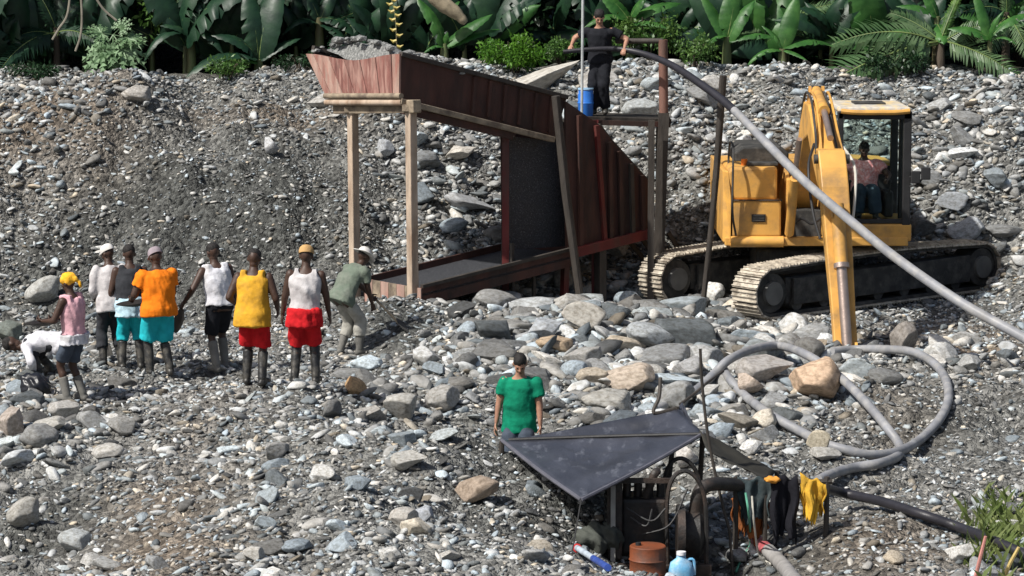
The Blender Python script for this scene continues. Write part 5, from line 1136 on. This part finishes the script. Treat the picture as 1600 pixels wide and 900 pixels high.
def engine():
    c = P(1030, 850, 30.3); g = H(c.x, c.y); t = thing('pump_engine', 'black oily diesel pump engine on a frame under the tarpaulin', 'engine', Vector((c.x, c.y, g)))
    s = 1/149.; X = lambda px: (px-800)/FPX*30.3
    zt = lambda py: P(1000, py, 30.3).z
    x0, x1 = X(955), X(1100); zb = g - .05
    for yy in (30.0, 30.75):
        MB().beam((x0-.05, yy, g+.06), (x1+.1, yy, g+.06), .10, .12).build('skid', M_iron, t, bevel=.01)
    MB().box(((x0+x1)/2-.12, 30.4, g+.48), (.50, .48, .62)).build('engine_block', M_iron, t, bevel=.04)
    rad = MB().box((x0+.05, 30.35, g+.58), (.16, .62, .86)).build('radiator', M_iron, t, bevel=.02)
    for k in range(9): MB().box((x0-.038, 30.35, g+.24+.085*k), (.02, .54, .025)).build('fin', M_steel, rad)
    MB().box((x0+.03, 30.03, g+.55), (.05, .03, .82)).build('radiator_edge', mat('worn_edge', (.3, .3, .28), .5), rad)
    for k in range(4): MB().cyl(((x0+x1)/2-.30+.12*k, 30.3, g+.78), ((x0+x1)/2-.30+.12*k, 30.3, g+.93), .045, n=10).build('valve_cover', M_iron, t, smooth=True)
    MB().tube(spline([((x0+x1)/2-.1, 30.2, g+.8), ((x0+x1)/2-.02, 30.15, g+1.05), ((x0+x1)/2+.02, 30.2, g+1.08)], 5), .045, 9).build('exhaust_pipe', M_iron, t, smooth=True)
    MB().cyl(((x0+x1)/2+.22, 30.05, g+.45), ((x0+x1)/2+.30, 30.05, g+.45), .30, n=24).build('flywheel', M_iron, t, smooth=True)
    pm = MB().tube([(x1-.18, 30.2, g+.4), (x1-.02, 30.2, g+.4), (x1+.06, 30.2, g+.4)], [.24, .26, .16], 20).build('pump_volute', M_iron, t, smooth=True)
    MB().tube(spline([(x1-.06, 30.2, g+.62), (x1-.02, 30.2, g+.85), (x1+.12, 30.3, g+.92), (x1+.45, 30.6, g+.85)], 6), .075, 10).build('outlet_pipe', M_iron, t, smooth=True)
    # frame hoops
    for yy in (30.02, 30.72): MB().tube(spline([(x1-.36, yy, g+.05), (x1-.36, yy, g+.9), (x1-.18, yy, g+1.12), (x1+.02, yy, g+.85), (x1+.05, yy, g+.05)], 6), .024, 7).build('frame_hoop', M_iron, t, smooth=True)
    MB().beam((x0+.1, 30.1, g+1.0), (x1-.3, 30.1, g+1.0), .05, .05).build('top_bar', M_iron, t)
    # wires
    for k in range(3):
        a = Vector((random.uniform(x0+.1, x1), 30.0, g+random.uniform(.5, 1.0))); b = Vector((random.uniform(x0+.1, x1), 29.95, g+random.uniform(.2, .8))); MB().tube(spline([a, a.lerp(b, .5) + Vector((.05, -.08, -.12)), b], 5), .011, 5).build('cable', M_blk, t)
    # fuel containers
    c = P(1012, 900, 29.6); g2 = H(c.x, c.y); t = thing('fuel_drum', 'rusty orange brown fuel drum standing in front of the pump engine', 'can', Vector((c.x, c.y, g2)))
    mo = mat('rusty_orange_can', (.20, .055, .02), .6, var=.4, scale=6, col2=(.06, .03, .02), amt=.8); zc = P(1012, 852, 29.6).z
    MB().tube([(c.x, c.y, g2 + (zc-g2)*q_) for q_ in (-.05, .0, .3, .33, .36, .63, .66, .69, .98, 1.0)], [.19, .19, .19, .20, .19, .19, .20, .19, .19, .18], 20).build('drum', mo, t, smooth=True)
    MB().cyl((c.x-.1, c.y, zc-.01), (c.x-.1, c.y, zc+.03), .03, n=12).build('cap', M_blk, t, smooth=True)
    c = P(1064, 905, 29.4); g2 = H(c.x, c.y); zc = P(1064, 872, 29.4).z; t = thing('plastic_jug', 'pale blue plastic jug standing beside the rusty fuel drum', 'jug', Vector((c.x, c.y, g2))); mj = mat('pale_blue_plastic', (.14, .38, .60), .4, var=.3, scale=8, col2=(.5, .6, .68), amt=.7)
    hh = max(.25, zc - g2)
    MB().loft([[Vector((c.x + a*q*1.0, c.y + b_*q, g2 + z_)) for a, b_ in [(cos(2*pi*j/20)*.13, sin(2*pi*j/20)*.10) for j in range(20)]] for q, z_ in ((.9, -.02), (1, .02), (1, hh*.7), (.85, hh*.9), (.4, hh), (.35, hh+.04))]).build('jug_body', mj, t, smooth=True)
    MB().tube(spline([(c.x+.05, c.y, g2+hh*.95), (c.x+.13, c.y, g2+hh*.95), (c.x+.14, c.y, g2+hh*.6)], 4), .016, 7).build('handle', mj, t, smooth=True); MB().cyl((c.x, c.y, g2+hh+.035), (c.x, c.y, g2+hh+.07), .05, n=12).build('cap', mat('white_cap', (.7, .7, .72), .4), t, smooth=True)
    # blue-white tube lying left
    a, b = G(902, 858, .05), G(950, 888, .05); t = thing('plastic_pipe', 'short pipe striped white and blue lying beside the slumped sack', 'pipe', a); cm = [mat('pipe_white', (.40, .46, .52), .6), mat('pipe_blue', (.03, .07, .30), .5)]
    MB().cyl(a, a.lerp(b, .55), .032, n=12).build('white_section', cm[0], t, smooth=True); MB().cyl(a.lerp(b, .55), b, .034, n=12).build('blue_section', cm[1], t, smooth=True); MB().cyl(a - (b-a).normalized()*.03, a, .047, n=12).build('red_tip', mat('pipe_red', (.5, .04, .04), .5), t)
    # dirty green cloth/bag next to engine
    g_ = G(935, 862); mb = MB(); mb.sph(g_ + ZZ*.12, (.24, .18, .16), 16, 10); mb.sph(g_ + Vector((.12, 0, .2)), (.12, .12, .12), 12, 8); tag(mb.build('sack', mat('grey_green_sack', (.06, .066, .056), .85, var=.5), remesh=.02, folds=(.12, 10)), 'slumped grey green sack beside the black engine', 'sack')
    # coupling pipe, pink end
    pp = [G(1182, 846, .10), G(1200, 862, .09), G(1222, 885, .08), G(1245, 912, .08)]; t = thing('ribbed_pipe', 'ribbed grey pipe with a red end lying below the hanging clothes', 'pipe', pp[0]); sp = spline(pp, 8)
    MB().tube(sp[8:], [.075 + .008*(i % 2) for i in range(len(sp)-8)], 12).build('grey_hose', mat('ribbed_grey', (.26, .25, .24), .7, var=.3), t, smooth=True); MB().tube(sp[:10], .07, 12).build('red_cuff', mat('faded_red_rubber', (.42, .09, .10), .6, var=.35, col2=(.5, .3, .3), amt=.7), t, smooth=True)
    pp = [P(1165, 770, 30.2), P(1170, 805, 30.15), G(1172, 850, .03), G(1160, 872, .02), G(1150, 895, .02)]; tag(MB().tube(spline(pp, 7), .012, 6).build('green_rope', mat('green_rope', (.10, .32, .22), .7), smooth=True), 'thin green rope hanging from the clothes to the ground', 'rope')
    pp = [P(1175, 775, 30.2), P(1178, 815, 30.15), G(1186, 868, .02), G(1205, 885, .02)]; tag(MB().tube(spline(pp, 7), .011, 6).build('white_rope', mat('white_rope', (.5, .48, .42), .7), smooth=True), 'thin dirty white rope hanging beside the green rope', 'rope')
engine()
def drape(name, label, poly_top, py_bot, Y_, m, cat='cloth', folds=.05, seed=1, parent=None, ragged=.05):
    n, k = 26, 18; V = []; rr = random.Random(seed); rag = [rr.uniform(-ragged, ragged) for _ in range(n+1)]
    for i in range(n+1):
        u = i/n; a = poly_top[0].lerp(poly_top[1], u); bot = P(800, py_bot, Y_).z + rag[i] + .05*sin(u*7+seed)
        for j in range(k+1):
            v = j/k; f = folds*(v**.5)*(sin(u*8 + seed + .9*sin(v*3+seed)) + .5*sin(u*17+seed*2+v*2)); V.append(Vector((a.x + (u-.5)*-.06*v + .015*sin(v*9+u*5), a.y + f, a.z + (bot-a.z)*v + (.03*sin(pi*u*3+seed) if j == 0 else 0))))
    o = MB().add(V, [(i*(k+1)+j, (i+1)*(k+1)+j, (i+1)*(k+1)+j+1, i*(k+1)+j+1) for i in range(n) for j in range(k)]).build(name, m, smooth=True)
    o.modifiers.new('thick', 'SOLIDIFY').thickness = .012; return tag(o, label, cat)
def washing():
    Y_ = 30.6; a, b = P(1140, 752, Y_), P(1300, 752, Y_); t = thing('clothes_rail', 'horizontal pole on stakes carrying the wet clothes', 'rail', Vector((a.x, Y_, H(a.x, Y_))))
    MB().tube([a, a.lerp(b, .5) - ZZ*.02, b], .03, 8).build('rail', M_dwood, t, smooth=True)
    for px in (1150, 1292): q = P(px, 752, Y_); MB().tube([q + ZZ*.05, Vector((q.x, q.y, H(q.x, q.y) - .2))], .03, 8).build('stake', M_dwood, t)
    tk = lambda p0, p1, py=748: [P(p0, py, Y_-.04), P(p1, py, Y_-.04)]
    drape('trousers', 'dark teal grey trousers hanging on the rail', tk(1152, 1206), 812, Y_, cloth('teal_grey', (.035, .05, .055), (.08, .09, .09)), 'clothes', .06, 2)
    drape('jacket', 'long black jacket hanging next to the yellow cloth', [P(1204, 746, Y_-.1), P(1248, 744, Y_-.1)], 836, Y_, cloth('black_wet', (.012, .012, .016)), 'clothes', .06, 4)
    drape('orange_cloth', 'rust orange cloth hanging below the dark trousers', [P(1142, 778, Y_+.1), P(1204, 782, Y_+.1)], 838, Y_+.1, cloth('rust_orange', (.30, .10, .03), (.16, .08, .05)), 'cloth', .06, 6, ragged=.1)
    drape('yellow_cloth', 'bright yellow cloth bunched over the hose coupling', [P(1250, 742, Y_-.12), P(1292, 756, Y_-.12)], 804, Y_-.1, cloth('yellow_wet', (.62, .36, .04), (.35, .20, .04)), 'cloth', .07, 8, ragged=.1)
    o = MB().sph(P(1206, 750, 30.45), (.10, .08, .05), 12, 8).build('orange_rag', cloth('orange_rag', (.60, .27, .05)), remesh=.02, folds=(.05, 16)); tag(o, 'small crumpled orange rag on top of the rail', 'rag')
washing()
def clutter():
    g = G(57, 622); mb = MB(); mb.sph(g + ZZ*.13, (.23, .18, .17), 18, 12); mb.sph(g + Vector((-.12, 0, .24)), (.10, .09, .06), 12, 8); t = thing('black_bag', 'shiny black plastic bag lying among stones behind the woman', 'bag', g)
    mb.build('bag', mat('black_plastic', (.012, .013, .017), .35, var=.3), t, remesh=.02, folds=(.07, 9)); MB().tube(spline([g + Vector((.15, -.05, .2)), g + Vector((.27, -.08, .12)), g + Vector((.22, -.08, .0))], 5), .012, 6).build('strap', M_blk, t, smooth=True)
    # sticks and grass at the right lower corner
    for (x0, y0), (x1, y1), m, lab in (((1540, 838), (1520, 905), (.45, .20, .17), 'short reddish stick standing in the dirt beside the black hose'), ((1592, 855), (1562, 905), (.50, .38, .14), 'short yellow bamboo stick leaning beside the green plants')):
        b = G(x1, y1); a = P(x0, y0, b.y - .05); tag(MB().tube([b - ZZ*.1, b.lerp(a, .5) + Vector((.01, 0, 0)), a], [.022, .02, .016], 7).build('stick', mat('stick', m, .7), smooth=True), lab, 'stick')
    V = []
    for k in range(420):
        px, py = random.gauss(1565, 30), random.gauss(838, 32)
        if px < 1500 or py < 770: continue
        b = G(min(px, 1640), py); L_ = random.uniform(.12, .34); a = random.uniform(0, 6.28); d = Vector((cos(a)*.35, sin(a)*.35, 1)).normalized(); s = Vector((-sin(a), cos(a), 0))*.012
        b = b - ZZ*.03; V += [b - s, b + s, b + d*L_*.6 + s*.8 , b + d*L_ + Vector((cos(a), sin(a), 0))*.08]
    o = bpy.data.objects.new('grass', quadmesh('grass', np.array([tuple(q) for q in V]), leafmat('grass_blade', (.13, .18, .05), (.22, .24, .09)))); link(o); tag(o, 'tufts of pale green grass on the dirt at the end of the black hose', 'grass', None, 'stuff')
clutter()
